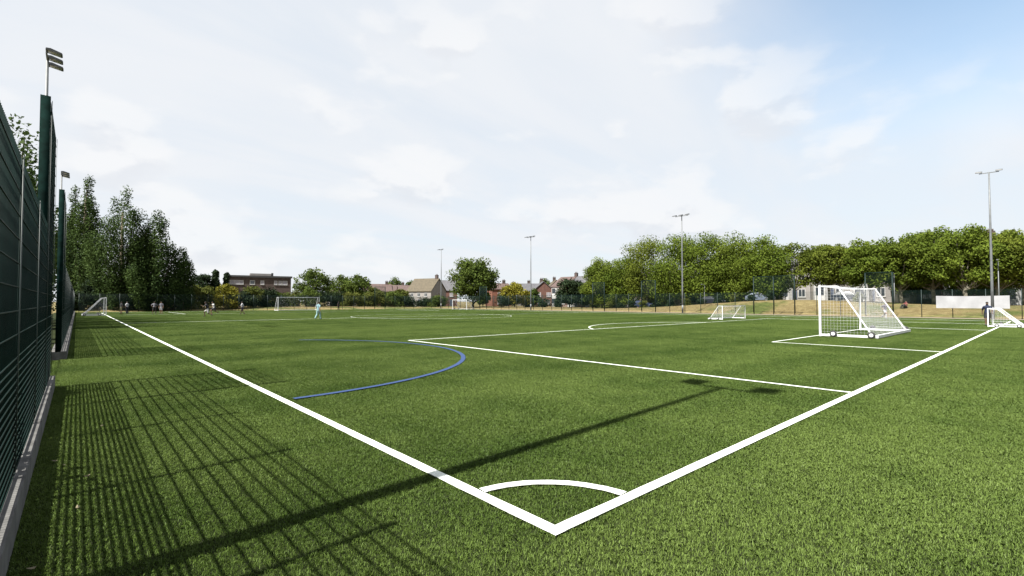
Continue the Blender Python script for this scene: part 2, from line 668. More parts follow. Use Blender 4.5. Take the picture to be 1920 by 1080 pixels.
m, t, b = new_mat('turf_blades')
at_ = N(t, 'ShaderNodeAttribute')
at_.attribute_name = 'tint'
base_c = grass_nodes(t, b, (0.051, 0.092, 0.014), (0.116, 0.170, 0.039), False)
tn = N(t, 'ShaderNodeMix', data_type='RGBA', blend_type='MULTIPLY')
tn.inputs[0].default_value = 1.0
t.links.new(base_c, tn.inputs[6])
t.links.new(mixc(t, at_.outputs['Fac'], (0.72, 0.74, 0.62), (1.24, 1.22, 1.24)), tn.inputs[7])
t.links.new(tn.outputs[2], b.inputs['Base Color'])
b.inputs['Roughness'].default_value = 0.55
b.inputs['Specular IOR Level'].default_value = 0.22
tr = N(t, 'ShaderNodeBsdfTranslucent')
t.links.new(tn.outputs[2], tr.inputs['Color'])
mx = N(t, 'ShaderNodeMixShader')
mx.inputs[0].default_value = 0.25
t.links.new(b.outputs[0], mx.inputs[1])
t.links.new(tr.outputs[0], mx.inputs[2])
t.links.new(mx.outputs[0], t.nodes['Material Output'].inputs[0])
M['blade'] = m

pcol = bpy.data.collections.new('turf_patches')
for i in range(4):
    me = blade_patch('turf_patch', 20 + i, 13000)
    me.materials.append(M['blade'])
    po = bpy.data.objects.new('turf_patch', me)
    pcol.objects.link(po)

pts = []
for iy in range(-12, 100):
    for ix in range(-5, 62):
        x, y = ix + 0.5, iy + 0.5
        if x < -2.9 and not (11.2 < y < 17):
            continue
        pts.append((x, y, 0.0))
pm = bpy.data.meshes.new('turf_pile')
pm.from_pydata(pts, [], [])
pile = link('turf_pile', pm, M['blade'])
tag(pile, 'green artificial turf pile covering the football pitch', 'turf', kind='stuff')
ng = bpy.data.node_groups.new('turf_pile', 'GeometryNodeTree')
ng.interface.new_socket('Geometry', in_out='INPUT', socket_type='NodeSocketGeometry')
ng.interface.new_socket('Geometry', in_out='OUTPUT', socket_type='NodeSocketGeometry')
gi = ng.nodes.new('NodeGroupInput')
go = ng.nodes.new('NodeGroupOutput')
ci = ng.nodes.new('GeometryNodeCollectionInfo')
ci.inputs['Collection'].default_value = pcol
ci.inputs['Separate Children'].default_value = True
ci.inputs['Reset Children'].default_value = True
iop = ng.nodes.new('GeometryNodeInstanceOnPoints')
iop.inputs['Pick Instance'].default_value = True
rv = ng.nodes.new('FunctionNodeRandomValue')
rv.data_type = 'INT'
rv.inputs[4].default_value = 0
rv.inputs[5].default_value = 3
rv2 = ng.nodes.new('FunctionNodeRandomValue')
rv2.data_type = 'INT'
rv2.inputs[4].default_value = 0
rv2.inputs[5].default_value = 3
rv2.inputs['Seed'].default_value = 7
mm = ng.nodes.new('ShaderNodeMath')
mm.operation = 'MULTIPLY'
mm.inputs[1].default_value = math.pi / 2
cx_ = ng.nodes.new('ShaderNodeCombineXYZ')
ng.links.new(gi.outputs[0], iop.inputs['Points'])
ng.links.new(ci.outputs[0], iop.inputs['Instance'])
ng.links.new(rv.outputs[2], iop.inputs['Instance Index'])
ng.links.new(rv2.outputs[2], mm.inputs[0])
ng.links.new(mm.outputs[0], cx_.inputs[2])
ng.links.new(cx_.outputs[0], iop.inputs['Rotation'])
ng.links.new(iop.outputs[0], go.inputs[0])
md = pile.modifiers.new('pile', 'NODES')
md.node_group = ng

# ------------------------------------------------------------------ fences
BAY = 2.52


def mesh_panel(name, length, z0, z1, dense_to=1.3, depth=0.0):
    """welded mesh in the local x-z plane"""
    B = []
    k = int(round(length / 0.05))
    for i in range(1, k):
        x = i * length / k
        B.append((x - .0036, x + .0036, -.003, .003, z0, z1))
    z = z0 + 0.02
    while z < z1:
        B.append((0, length, -.0100, -.0032, z - .0042, z + .0042))
        B.append((0, length, .0032, .0100, z - .0042, z + .0042))
        z += 0.066 if z < dense_to - 0.04 else 0.2
    return boxes_mesh(name, B)


PANEL_LOW = mesh_panel('mesh_panel', BAY, 0.25, 2.98)
PANEL_TALL = mesh_panel('mesh_panel_tall', BAY, 0.25, 5.02)
POST_LOW = boxes_mesh('post', [(-.03, .03, -.08, -.013, 0.0, 3.01)])
POST_TALL = boxes_mesh('post_tall', [(-.04, .04, -.115, -.013, 0.0, 5.06)])
CLAMP_LOW = boxes_mesh('clamp_bar', [(-.02, .02, .0125, .019, 0.30, 2.99)])
CLAMP_TALL = boxes_mesh('clamp_bar_tall', [(-.02, .02, .0125, .019, 0.30, 5.03)])
for me in (PANEL_LOW, PANEL_TALL, POST_LOW, POST_TALL):
    me.materials.append(M['green_steel'])
for me in (CLAMP_LOW, CLAMP_TALL):
    me.materials.append(M['clamp'])
TALL_END = boxes_mesh('end_plate', [(-.012, .012, -.125, -.0, 0.24, 5.08)])
TALL_END.materials.append(M['matt_green'])


TOP_RAIL = boxes_mesh('top_rail', [(-.05, BAY + .05, -.06, .02, 5.022, 5.10)])
TOP_RAIL.materials.append(M['green_steel'])


def fence(name, label, start, direction, nbays, tall=(), skip=(), plinth=True, plinth_w=0.2, plinth_h=0.24):
    """direction: angle of local x; the pitch lies on local +y. tall/skip: bay indices"""
    f = empty(name, (start[0], start[1], 0), direction)
    tag(f, label, 'fence')
    for i in range(nbays + 1):
        nb = [j for j in (i - 1, i) if 0 <= j < nbays and j not in skip]
        if not nb:
            continue
        tl = any(j in tall for j in nb)
        p = link('post', POST_TALL if tl else POST_LOW, None, f, (i * BAY, 0, 0))
        link('clamp_bar', CLAMP_TALL if tl else CLAMP_LOW, None, p)
    for i in range(nbays):
        if i in skip:
            continue
        if i in tall:
            link('mesh_panel', PANEL_TALL, None, f, (i * BAY, 0, 0))
            if not plinth:
                link('top_rail', TOP_RAIL, None, f, (i * BAY, 0, 0))
            link('end_plate', TALL_END, None, f, (i * BAY - .065, 0, 0))
            if (i + 1) not in tall:
                link('end_plate', TALL_END, None, f, ((i + 1) * BAY + .065, 0, 0))
        else:
            link('mesh_panel', PANEL_LOW, None, f, (i * BAY, 0, 0))
    if plinth:
        runs = []
        for i in range(nbays):
            if i in skip:
                continue
            if runs and runs[-1][1] == i:
                runs[-1][1] = i + 1
            else:
                runs.append([i, i + 1])
        for a, b_ in runs:
            mbp = MB()
            x = a * BAY - 0.08
            xe = b_ * BAY + 0.08
            r = random.Random(9)
            while x < xe - 0.05:          # precast lengths with open joints
                x2 = min(xe, x + 2.52)
                dz = r.uniform(-.006, .006)
                MB().box(x + .004, x2 - .004, -plinth_w * .62, plinth_w * .38, -0.1, plinth_h + dz).build('plinth_block', M['concrete'], f)
                x = x2
    return f


# left fence: mouth of the recess between y = 10.97 and 17.2
XF = -3.02
fence('mesh_fence', 'dark green mesh fence close at the left edge, ending in a tall bay', (XF, 10.97, 0), R(-90), 8, tall=(0,))
fence('mesh_fence', 'dark green mesh fence running away beyond the gap on the left', (XF + .04, 17.3 + 33 * BAY, 0), R(-90), 33, tall=(32,), plinth_w=0.36)
# recess behind the gap
rf = tag(empty('recess_fence', (-5.15, 10.97, 0)), 'dark green mesh fence set back behind the gap on the left', 'fence')
for k in range(3):
    p = link('post', POST_LOW, None, rf, (0, k * BAY * 1.25, 0), R(-90))
for k in range(2):
    link('mesh_panel', PANEL_LOW, None, rf, (0, 0.05 + (k + 1) * BAY * 1.25 - 0.3, 0), R(-90))
MB().box(-.12, .08, -0.1, 6.4, -0.1, 0.22).build('plinth_block', M['concrete'], rf)
MB().box(.085, 1.82, -0.17, 0.03, -0.1, 0.22).build('plinth_block', M['concrete'], rf)
MB().box(.085, 1.78, 6.26, 6.44, -0.1, 0.22).build('plinth_block', M['concrete'], rf)
link('mesh_panel', mesh_panel('mesh_panel_return', 1.85, 0.25, 3.12), M['green_steel'], rf, (0, 6.36, 0))
link('mesh_panel', bpy.data.meshes['mesh_panel_return'], None, rf, (0, -0.06, 0))
gp = tag(MB().box(-.05, .05, -.05, .05, 0.222, 1.05).box(-.06, .06, -.06, .06, 1.05, 1.08).build('sunlit_slit', M['cream'], None, (-3.36, 17.22, 0)),  # added upright, coloured as the sunlit slit seen through the gap
         'short cream upright standing in for a sunlit slit at the end of the fence gap', 'post')

fence('mesh_fence', 'dark green mesh fence along the right side of the pitch, in front of the trees', (66.0, 9.72 - 8 * BAY, 0), R(90), 44,
      tall=(8, 12, 13, 20, 24, 37), plinth=False)
fence('mesh_fence', 'dark green mesh fence across the far end of the pitch', (65.6, 100.9, 0), R(180), 27, tall=(6,), plinth=False)

# ------------------------------------------------------------------ floodlight masts
def lamp_head():
    mb = MB()
    # wedge shaped flat lamp housing, lamp face down, local +x is towards the pitch
    prof = [(-.05, .06), (.12, .11), (.56, .06), (.60, .00), (.56, -.03), (-.05, -.03)]
    vs = [(x, -.24, z) for x, z in prof] + [(x, .24, z) for x, z in prof]
    n = len(prof)
    fs = [tuple(range(n)), tuple(range(2 * n - 1, n - 1, -1))] + [(i, i + n, (i + 1) % n + n, (i + 1) % n) for i in range(n)]
    mb.poly(vs, fs)
    return mb.mesh('floodlight')


HEAD = lamp_head()
HEAD.materials.append(M['lamp_dark'])
GLASS = boxes_mesh('lamp_glass', [(.05, .54, -.20, .20, -.037, -.031)])
GLASS.materials.append(M['lamp_glass'])


def mast(x, y, rz, heads, label, H=14.6):
    m_ = tag(empty('floodlight_mast', (x, y, float(terrain_z(x, y))), rz), label, 'floodlight', 'floodlight masts round the pitch')
    MB().tube([(0, 0, 0.0), (0, 0, 4), (0, 0, 9), (0, 0, H)], [.125, .11, .085, .06], 12).build('pole', M['galv'], m_)
    MB().box(-.2, .2, -.2, .2, -.05, .03).build('base_plate', M['galv'], m_)
    MB().tube([(0, 0, .4), (0, 0, 1.2)], .131, 12).build('access_door', M['galv'], m_)
    wd = {2: .72, 3: 1.02}[heads]
    MB().bar((0, -wd, H - .06), (0, wd, H - .06), .07).build('crossarm', M['galv'], m_)
    ys_ = {2: (-.72, .72), 3: (-1.0, 0.0, 1.0)}[heads]
    for q in ys_:
        hd = link('floodlight', HEAD, None, m_, (0.02, q, H + .05))
        hd.rotation_euler = (0, R(9), 0)
        link('lamp_glass', GLASS, None, hd)
    return m_


mast(-4.05, 1.45, 0, 2, 'tall floodlight mast whose shadow crosses the corner of the pitch')
mast(-4.05, 32.8, 0, 3, 'floodlight mast rising behind the tall fence bay on the left')
mast(-4.05, 64.3, 0, 3, 'floodlight mast low among the poplars on the left')
mast(64.6, 1.6, R(180), 2, 'nearest grey floodlight mast on the right, behind the white banner')
mast(64.6, 34.5, R(180), 3, 'grey floodlight mast in front of the big green tree row')
mast(64.6, 67.0, R(180), 3, 'grey floodlight mast beside the yellow-green bush')
mast(64.6, 99.0, R(180), 2, 'farthest floodlight mast, beside the tan roofed house')

# ------------------------------------------------------------------ goals
def net_sheet(mb_b, P, nu, nv_, th=0.006):
    """P: function (s,t)->point ; strings both ways"""
    for i in range(nu + 1):
        pts = [P(i / nu, j / 3) for j in range(4)]
        for a, b_ in zip(pts[:-1], pts[1:]):
            mb_b.bar(a, b_, th)
    for j in range(nv_ + 1):
        pts = [P(i / 6, j / nv_) for i in range(7)]
        for a, b_ in zip(pts[:-1], pts[1:]):
            mb_b.bar(a, b_, th)


def goal(name, label, loc, rz, W, H, td, bd, wheels=True, base_t=0.08, cell=0.14, th=0.0032):
    g_ = tag(empty(name, loc, rz), label, 'goal', 'portable goals on the pitch')
    t_ = 0.09 if H > 1.6 else 0.06
    o = M['white_paint']
    z0 = 0.03
    MB().box(-t_, 0, 0, t_, z0, H).build('goal_post', o, g_)
    MB().box(W, W + t_, 0, t_, z0, H).build('goal_post', o, g_)
    MB().box(-t_, W + t_, 0.001, t_ - .001, H + .001, H + t_).build('crossbar', o, g_)
    for x in (-t_ / 2, W + t_ / 2):
        mb = MB()
        mb.bar((x, t_, H + t_ * .5 - .01), (x, td, H + t_ * .4), t_ * .6)
        mb.bar((x, td, H + t_ * .4), (x, bd - t_, z0 + base_t), t_ * .6)
        mb.build('stanchion', o, g_)
        MB().box(x - base_t / 2, x + base_t / 2, t_ + .002, bd, z0 + .02, z0 + .02 + base_t).build('base_bar', o, g_)
    MB().box(-t_ / 2 - base_t / 2, W + t_ / 2 + base_t / 2, bd + .002, bd + .002 + base_t * 1.3, z0 + .02, z0 + .02 + base_t * 1.3).build('base_bar', o, g_)
    if wheels:
        r_ = 0.15 if H > 1.6 else 0.11
        for x, s_ in ((-t_ / 2 - base_t * .5, -1), (W + t_ / 2 + base_t * .5, 1)):
            for y in (0.62 if bd > 1.6 else .45, bd - .12):
                wh = empty('wheel', (0, 0, 0))
                bpy.data.objects.remove(wh)
                ty = MB().tube([(x + s_ * .015, y, r_ + z0), (x + s_ * .045, y, r_ + z0), (x + s_ * .085, y, r_ + z0), (x + s_ * .11, y, r_ + z0)], [r_ * .86, r_, r_, r_ * .86], 16).build('wheel', M['rubber'], g_)
                MB().tube([(x + s_ * .09, y, r_ + z0), (x + s_ * .118, y, r_ + z0)], r_ * .55, 12).build('rim', o, ty)
    # net
    nb = MB()
    top = H + t_ * .3
    sag = 0.06

    def back(s, tt):
        y = td + (bd - td) * tt
        z = top + (z0 + .1 - top) * tt
        return (W * s, y - 0.10 * math.sin(math.pi * s) * math.sin(math.pi * tt), z)

    def topn(s, tt):
        return (W * s, t_ + (td - t_) * tt, top - sag * math.sin(math.pi * s))
    net_sheet(nb, back, int(W / cell), int(H * 1.25 / cell), th)
    net_sheet(nb, topn, int(W / cell), max(2, int(td / cell)), th)
    for x in (-t_ / 2, W + t_ / 2):
        k = int(bd / cell)
        for i in range(k + 1):
            y = t_ + (bd - t_) * i / k
            zt = top if y <= td else top + (z0 + .1 - top) * (y - td) / (bd - td)
            nb.bar((x, y, z0 + .1), (x, y, zt), th)
        k = int(H / cell)
        for j in range(k + 1):
            z = z0 + .1 + (top - z0 - .1) * j / k
            ye = td + (bd - td) * (top - z) / (top - z0 - .1)
            nb.bar((x, t_, z), (x, ye, z), th)
    nb.build('net', M['white_net'], g_)
    return g_


goal('football_goal', 'full-size white goal on black wheels standing in the near goal area', (PW / 2 + 3.66, 5.3, 0), R(180), 7.32, 2.44, 0.8, 2.25, base_t=.10)
goal('football_goal', 'small low white goal at the right edge, on the near goal line', (46.6, 0.55, 0), R(180), 3.66, 1.22, 0.45, 1.6)
goal('football_goal', 'small low white goal in the open middle of the pitch', (42.1, 18.1, 0), 0, 4.88, 1.28, 0.4, 1.3)
goal('football_goal', 'white goal parked on the left touchline under the dark poplars', (-0.02, 73.0, 0), R(90), 6.4, 2.13, 0.35, 2.1)
goal('football_goal', 'full-size white goal on the far goal line', (PW / 2 - 3.66, PL, 0), 0, 7.32, 2.44, 0.8, 2.2, cell=.2, wheels=False)
goal('football_goal', 'white goal parked far off in front of the big round tree', (57.6, 84.0, 0), R(-90), 5.0, 2.0, 0.5, 1.9, cell=.2)

# ------------------------------------------------------------------ banner on the right fence
Zb0, Zb1 = depth_on_x(1755, 65.9), depth_on_x(1893, 65.9)
pb0, pb1 = at(1755, Zb0), at(1893, Zb1)
vs = []
nB = 16
for side in (0.0, -0.02):
    for j in range(5):
        for i in range(nB + 1):
            yy = pb0.y + (pb1.y - pb0.y) * i / nB
            z = 1.02 + (2.32 - 1.02) * j / 4 - 0.05 * math.sin(math.pi * i / nB) * (j / 4)
            vs.append((65.86 + side + 0.03 * math.sin(i * 1.3) * math.sin(j * 1.1), yy, z))
fs = []
q = (nB + 1) * 5
for j in range(4):
    for i in range(nB):
        a = j * (nB + 1) + i
        fs.append((a, a + 1, a + nB + 2, a + nB + 1))
        fs.append((q + a, q + a + nB + 1, q + a + nB + 2, q + a + 1))
ban = MB().poly(vs, fs, True).build('banner', M['banner'])
tag(ban, 'long blank white banner tied to the right-hand fence', 'banner')
for i in range(0, nB + 1, 4):
    yy = pb0.y + (pb1.y - pb0.y) * i / nB
    MB().box(65.86, 65.97, yy - .02, yy + .02, 2.27, 2.30).build('tie', M['rubber'], ban)

# ------------------------------------------------------------------ trees
def leaf_cloud(rng, centers, radii, counts, size, shell=0.45, squash=1.0, up=0.35):
    Vs, T = [], []
    for c, r, n in zip(centers, radii, counts):
        d = rng.normal(size=(n, 3))
        d /= np.linalg.norm(d, axis=1)[:, None]
        rad = rng.uniform(0, 1, n) ** shell
        p = np.asarray(c) + d * rad[:, None] * np.asarray(r)
        nr = d * 0.8 + rng.normal(size=(n, 3)) * 0.75 + np.array([0, 0, up])
        nr /= np.linalg.norm(nr, axis=1)[:, None]
        a = np.cross(nr, rng.normal(size=(n, 3)))
        a /= np.linalg.norm(a, axis=1)[:, None]
        b_ = np.cross(nr, a)
        s = size * rng.uniform(0.55, 1.25, n)[:, None]
        q = np.stack([p - a * s * .5, p + b_ * s * .32 + nr * s * .06, p + a * s * .55, p - b_ * s * .32 + nr * s * .06], 1)
        Vs.append(q)
        T.append(np.clip(rng.normal(rng.uniform(0.25, 0.75), 0.11, n), 0, 1))
    return np.concatenate(Vs), np.concatenate(T)


def tree(name, label, loc, H, W, mat, seed, kind='round', base=0.28, nclump=60, leaves=5200, size=0.42, bark='bark', group=None, D=None):
    rng = np.random.default_rng(seed)
    D = D or W
    t_ = tag(empty(name, loc), label, 'tree', group)
    cb = H * base
    ch = H - cb
    cs, rs = [], []
    if kind == 'round':
        k = 0
        while len(cs) < nclump and k < 4000:
            k += 1
            p = rng.uniform(-1, 1, 3)
            rr = np.linalg.norm(p)
            if rr > 1 or rr < 0.35:
                continue
            # flatter underside
            if p[2] < -0.85:
                continue
            c = np.array([p[0] * W * .42, p[1] * D * .42, cb + ch * (0.5 + 0.43 * p[2])])
            cs.append(c)
            r_ = rng.uniform(0.10, 0.19) * (W + ch) * .5
            rs.append((r_, r_, r_ * .75))
    elif kind == 'poplar':
        # upswept feathered leaders fanning out of a short bole
        nl = max(4, int(W * 1.5))
        for i in range(nl):
            f = (i + .5) / nl * 2 - 1
            f += rng.uniform(-.08, .08)
            g_ = rng.uniform(-.8, .8)
            top = H * (1 - 0.46 * abs(f) ** 1.7) * (1 - .15 * abs(g_)) * rng.uniform(.84, 1.0)
            if i == nl // 2:
                top = H
            ex, ey = f * W * .47, g_ * D * .42
            z = cb * rng.uniform(.5, 1.0)
            while z < top:
                q = (z - cb * .5) / max(1, top - cb * .5)
                k = min(1.0, .45 + .75 * q)
                r_ = (0.50 + 1.05 * math.sin(math.pi * min(1, max(0, q * .68 + .16)))) * rng.uniform(.7, 1.1) * (W / 8.0) ** .35
                cs.append(np.array([ex * k + rng.uniform(-.35, .35), ey * k + rng.uniform(-.35, .35), z]))
                rs.append((r_ * .9, r_ * .9, r_ * 1.25))
                z += r_ * 1.05
    elif kind == 'cone':
        for i in range(nclump):
            q = rng.uniform(0, 1) ** .8
            rr = (1 - q) * .5 * W * .8
            a = rng.uniform(0, 6.28)
            cs.append(np.array([math.cos(a) * rr * rng.uniform(.4, 1), math.sin(a) * rr * rng.uniform(.4, 1), cb + ch * q * .96]))
            r_ = rng.uniform(.08, .13) * W + .2
            rs.append((r_, r_, r_ * 1.1))
    vol = np.array([r[0] * r[1] * r[2] for r in rs]) ** .66
    counts = np.maximum(12, (leaves * vol / vol.sum()).astype(int))
    Q, T = leaf_cloud(rng, cs, rs, counts, size)
    me = quads_mesh('crown', Q, T)
    link('crown', me, M[mat], t_)
    mb = MB()
    r0 = max(.12, H * .022)
    zt = cb + ch * (.55 if kind != 'poplar' else .8)
    sway = rng.uniform(-.25, .25, 2)
    tp = [(0, 0, -.3), (sway[0] * .3, sway[1] * .3, cb * .6), (sway[0], sway[1], cb + .12 * ch), (sway[0] * 1.5, sway[1] * 1.2, zt)]
    mb.tube(tp, [r0 * 1.25, r0, r0 * .85, r0 * .3], 9)
    idx = rng.permutation(len(cs))[:14]
    for i in idx:
        c = cs[i]
        z0 = cb * rng.uniform(.75, 1.1) + .1 * ch * rng.uniform(0, 1)
        s0 = Vector((sway[0] * .8, sway[1] * .8, z0))
        e = Vector(c)
        mid = s0.lerp(e, .5) + Vector((0, 0, -.04 * H))
        mb.tube([s0, mid, e], [r0 * .42, r0 * .28, r0 * .1], 6, cap=False)
    mb.build('trunk', M[bark], t_)
    return t_


def tree_px(name, label, px, Z, top, halfw, mat, seed, **kw):
    p = at(px, Z)
    z = float(terrain_z(p.x, p.y))
    H = hz(top, Z) - z
    W = 2 * halfw * Z / 910
    return tree(name, label, (p.x, p.y, z), H, W, mat, seed, **kw)


# poplars beyond the far left corner
for i, (px, Z, top, hw, lb) in enumerate([
        (127, 92, 352, 16, 'narrow dark poplar just past the end of the left fence'),
        (156, 88, 329, 33, 'tallest dark poplar, leftmost of the clear poplar group'),
        (228, 84, 358, 56, 'broad dark poplar in the middle of the poplar group'),
        (290, 85, 400, 46, 'dark poplar leaning right of the broad one'),
        (342, 88, 464, 19, 'smallest poplar at the right end of the poplar group')]):
    tree_px('poplar_tree', lb, px, Z, top, hw, 'leaf_poplar', 40 + i, kind='poplar', base=.10, leaves=30000 if hw > 25 else 9000, size=.31, group='dark poplars at the far left corner')
# trees outside the left fence (their shade falls on the pitch)
for i, (x, y, H, W, lb) in enumerate([
        (-6.6, 39.5, 11.6, 4.6, 'nearest poplar outside the left fence, wholly behind the mesh'),
        (-6.6, 45.0, 13.6, 4.8, 'poplar top showing just above the near left fence'),
        (-6.6, 50.5, 15.6, 5.6, 'second poplar outside the left fence, mostly behind the mesh'),
        (-6.4, 56.0, 14.6, 5.4, 'third poplar outside the left fence, mostly behind the mesh'),
        (-6.4, 61.5, 14.0, 5.2, 'fourth poplar outside the left fence, next to the tall fence bay')]):
    tree('poplar_tree', lb, (x, y, 0), H, W, 'leaf_poplar', 60 + i, kind='poplar', base=.10, leaves=[6000, 4200, 8000, 9000, 7000][i], size=.30, group='poplars outside the left fence')

# plane tree row on the right
ROW = [(1128, 483, 26, 'low'), (1166, 474, 30, 'low'), (1212, 438, 44, 'low'), (1268, 428, 46, 'low'), (1326, 433, 44, 'low'), (1384, 434, 46, 'low'), (1438, 444, 42, 'low'),
       (1490, 456, 27, 'high'), (1556, 449, 40, 'high'), (1634, 443, 40, 'high'), (1690, 436, 42, 'high'), (1752, 422, 48, 'high'), (1812, 421, 50, 'high'), (1868, 428, 44, 'high'), (1922, 421, 48, 'high')]
ROWL = ['leftmost and lowest tree of the right-hand row', 'second tree of the right-hand row from its low left end',
        'big tree just left of the middle floodlight mast', 'big tree directly behind the middle floodlight mast',
        'big tree just right of the middle floodlight mast', 'sixth tree of the right-hand row, above the small middle goal',
        'seventh tree of the right-hand row, left of the gap of light', 'thin tree of the right-hand row where sky shows through',
        'tree of the right-hand row above the near goal post', 'tree of the right-hand row right above the near goal net',
        'tree of the right-hand row just right of the near goal', 'tall tree of the right-hand row above the white banner end',
        'tall tree just left of the nearest floodlight mast', 'tree behind the nearest floodlight mast', 'tree cut by the right edge of the picture']
for i, ((px, top, hw, lo), lb) in enumerate(zip(ROW, ROWL)):
    xr = 84.5 + (i % 3) * 1.3
    Z = depth_on_x(px, xr)
    tree_px('plane_tree', lb, px, Z, top, hw * (1.25 if lo == 'low' else 1.14), ['leaf_plane', 'leaf_plane_b', 'leaf_plane_c', 'leaf_plane_b'][(i * 3 + i // 4) % 4], 100 + i, base=-.03 if lo == 'low' else .17, nclump=84 if lo == 'low' else 84,
            leaves=20000 if lo == 'low' else (17000 if px != 1490 else 5200), size=.33, bark='bark_pale', group='leafy trees in a row beyond the right fence', D=9.5)

# back row on the far pavement of the street: copies turned about
ORD_B = ['first', 'second', 'third', 'fourth', 'fifth', 'sixth', 'seventh', 'eighth']
BACK = [o for o in SC.objects if o.name.startswith('plane_tree')]
for k in range(8):
    src = BACK[(k * 5 + 3) % len(BACK)]
    c = copy_tree(src)
    yb = [5, 12, 34, 42, 50, 58, 68, 80][k]
    c.location = (93.8 + .7 * math.sin(k * 1.9), yb, float(terrain_z(94, yb)) - .2)
    c.rotation_euler = (0, 0, 1.1 + k * 1.7)
    c.scale = (.82, .82, .74)
    c['label'] = ORD_B[k] + ' tree from the right in the back row glimpsed behind the right-hand row'
    c['group'] = 'back row of street trees'

# trees at the far end
tree_px('round_tree', 'large round dark green tree between the tan house and the orange house', 887, 126, 481, 52, 'leaf_mid', 200, base=.06, nclump=120, leaves=14000, size=.55)
for i, (px, Z, top, hw, mat, kind, lb) in enumerate([
        (376, 124, 507, 16, 'leaf_dark', 'round', 'dark tree next to the smallest poplar'),
        (404, 126, 509, 15, 'leaf_dark', 'cone', 'dark pointed tree left of the flat-roofed building'),
        (425, 128, 512, 12, 'leaf_dark', 'cone', 'small dark pointed tree touching the flat-roofed building'),
        (586, 118, 499, 26, 'leaf_mid', 'round', 'rounded green tree right of the flat-roofed building'),
        (638, 132, 514, 24, 'leaf_mid', 'round', 'wide low tree behind the cream hut'),
        (672, 128, 512, 20, 'leaf_mid', 'round', 'browner rounded tree left of the red roofs'),
        (742, 185, 519, 14, 'leaf_mid', 'round', 'small far tree above the red roofs'),
        (770, 190, 524, 8, 'leaf_mid', 'round', 'tiny far tree left of the tan roof'),
        (966, 125, 530, 26, 'leaf_yellow', 'round', 'bright yellow-green bushy tree beside the orange house'),
        (1068, 116, 517, 21, 'leaf_dark', 'round', 'dark rounded tree left of the right-hand tree row'),
        (1096, 122, 532, 14, 'leaf_mid', 'round', 'small pale tree filling the gap before the tree row'),
        (700, 140, 538, 16, 'leaf_hedge', 'round', 'light green low tree in front of the leftmost red roof'),
        (752, 138, 541, 13, 'leaf_hedge', 'round', 'light green low tree left of the tan roofed house'),
        (905, 140, 541, 10, 'leaf_mid', 'round', 'small tree between the round tree and the orange house'),
        (1000, 136, 541, 11, 'leaf_mid', 'round', 'small tree before the slate roofed house'),
        (1022, 190, 519, 10, 'leaf_mid', 'round', 'far tree behind the gabled terrace')]):
    tree_px('dark_tree' if mat == 'leaf_dark' else 'leafy_tree', lb, px, Z, top, hw * 1.3, mat, 210 + i, kind=kind, base=.03, nclump=70, leaves=5200, size=.5)


def shrub(label, loc, H, W, mat, seed, group, leaves=1500, size=.36, D=None, name='shrub'):
    rng = np.random.default_rng(seed)
    t_ = tag(empty(name, loc), label, 'bush', group)
    cs, rs = [], []
    D = D or W
    for i in range(24):
        a = rng.uniform(0, 6.28)
        q = rng.uniform(.1, 1)
        z = H * rng.uniform(.06, .84)
        k = math.sqrt(max(.15, 1 - (z / H) ** 2))
        cs.append((math.cos(a) * W * .38 * q * k, math.sin(a) * D * .38 * q * k, z))
        r_ = rng.uniform(.16, .26)
        rs.append((W * r_, D * r_, H * .2))
    Q, T = leaf_cloud(rng, cs, rs, [leaves // 24] * 24, size)
    link('foliage', quads_mesh('foliage', Q, T), M[mat], t_)
    mb = MB()
    for i in range(5):
        c = cs[i]
        mb.tube([(c[0] * .15, c[1] * .15, -.1), (c[0] * .6, c[1] * .6, c[2] * .6), c], [.05, .04, .015], 5, cap=False)
    mb.build('stem', M['bark'], t_)
    return t_


ORD = ['first', 'second', 'third', 'fourth', 'fifth', 'sixth', 'seventh', 'eighth', 'ninth', 'tenth', 'eleventh', 'twelfth', 'thirteenth', 'fourteenth', 'fifteenth', 'sixteenth']
_cnt = {}


def nth(key):
    _cnt[key] = _cnt.get(key, -1) + 1
    return ORD[_cnt[key]]


# hedge line behind the far fence
hed = [(143, 548, 'leaf_dark'), (172, 528, 'leaf_dark'), (203, 524, 'leaf_dark'), (235, 526, 'leaf_dark'), (268, 526, 'leaf_dark'), (300, 530, 'leaf_dark'), (330, 534, 'leaf_dark'), (358, 538, 'leaf_hedge'),
       (388, 540, 'leaf_hedge'), (424, 537, 'leaf_yellow'), (458, 545, 'leaf_dark'), (473, 540, 'leaf_hedge'), (497, 542, 'leaf_dark'), (525, 548, 'leaf_mid'), (550, 546, 'leaf_hedge'), (578, 548, 'leaf_mid'),
       (606, 548, 'leaf_dark'), (634, 549, 'leaf_dark'), (660, 550, 'leaf_hedge'), (690, 550, 'leaf_hedge'), (716, 548, 'leaf_hedge'), (740, 548, 'leaf_mid'), (764, 556, 'leaf_dark'), (800, 560, 'leaf_dark'), (822, 556, 'leaf_mid')]
for i, (px, top, mt) in enumerate(hed):
    yb = 105.5 + (i % 3) * 1.2 + (4 if px > 480 else 0)
    Z = depth_on_y(px, yb)
    p = at(px, Z)
    z = float(terrain_z(p.x, p.y))
    if px == 424:
        lb = 'yellow-green bush in front of the flat-roofed building'
    elif px < 340:
        lb = nth('pop') + ' dark bush from the left under the poplars behind the far fence'
    elif px < 560:
        lb = nth('flat') + ' bush from the left in the hedge below the flat-roofed building'
    else:
        lb = nth('goal') + ' bush from the left in the low hedge behind the far goal'
    grp = 'bushes under the poplars' if px < 340 else ('hedge below the flat-roofed building' if px < 560 else 'low hedge behind the far goal')
    shrub(lb, (p.x, p.y, z), (hz(top, Z) - z) * 1.12, 52 * Z / 910, mt, 300 + i, None if px == 424 else grp, D=4.5, leaves=3200)
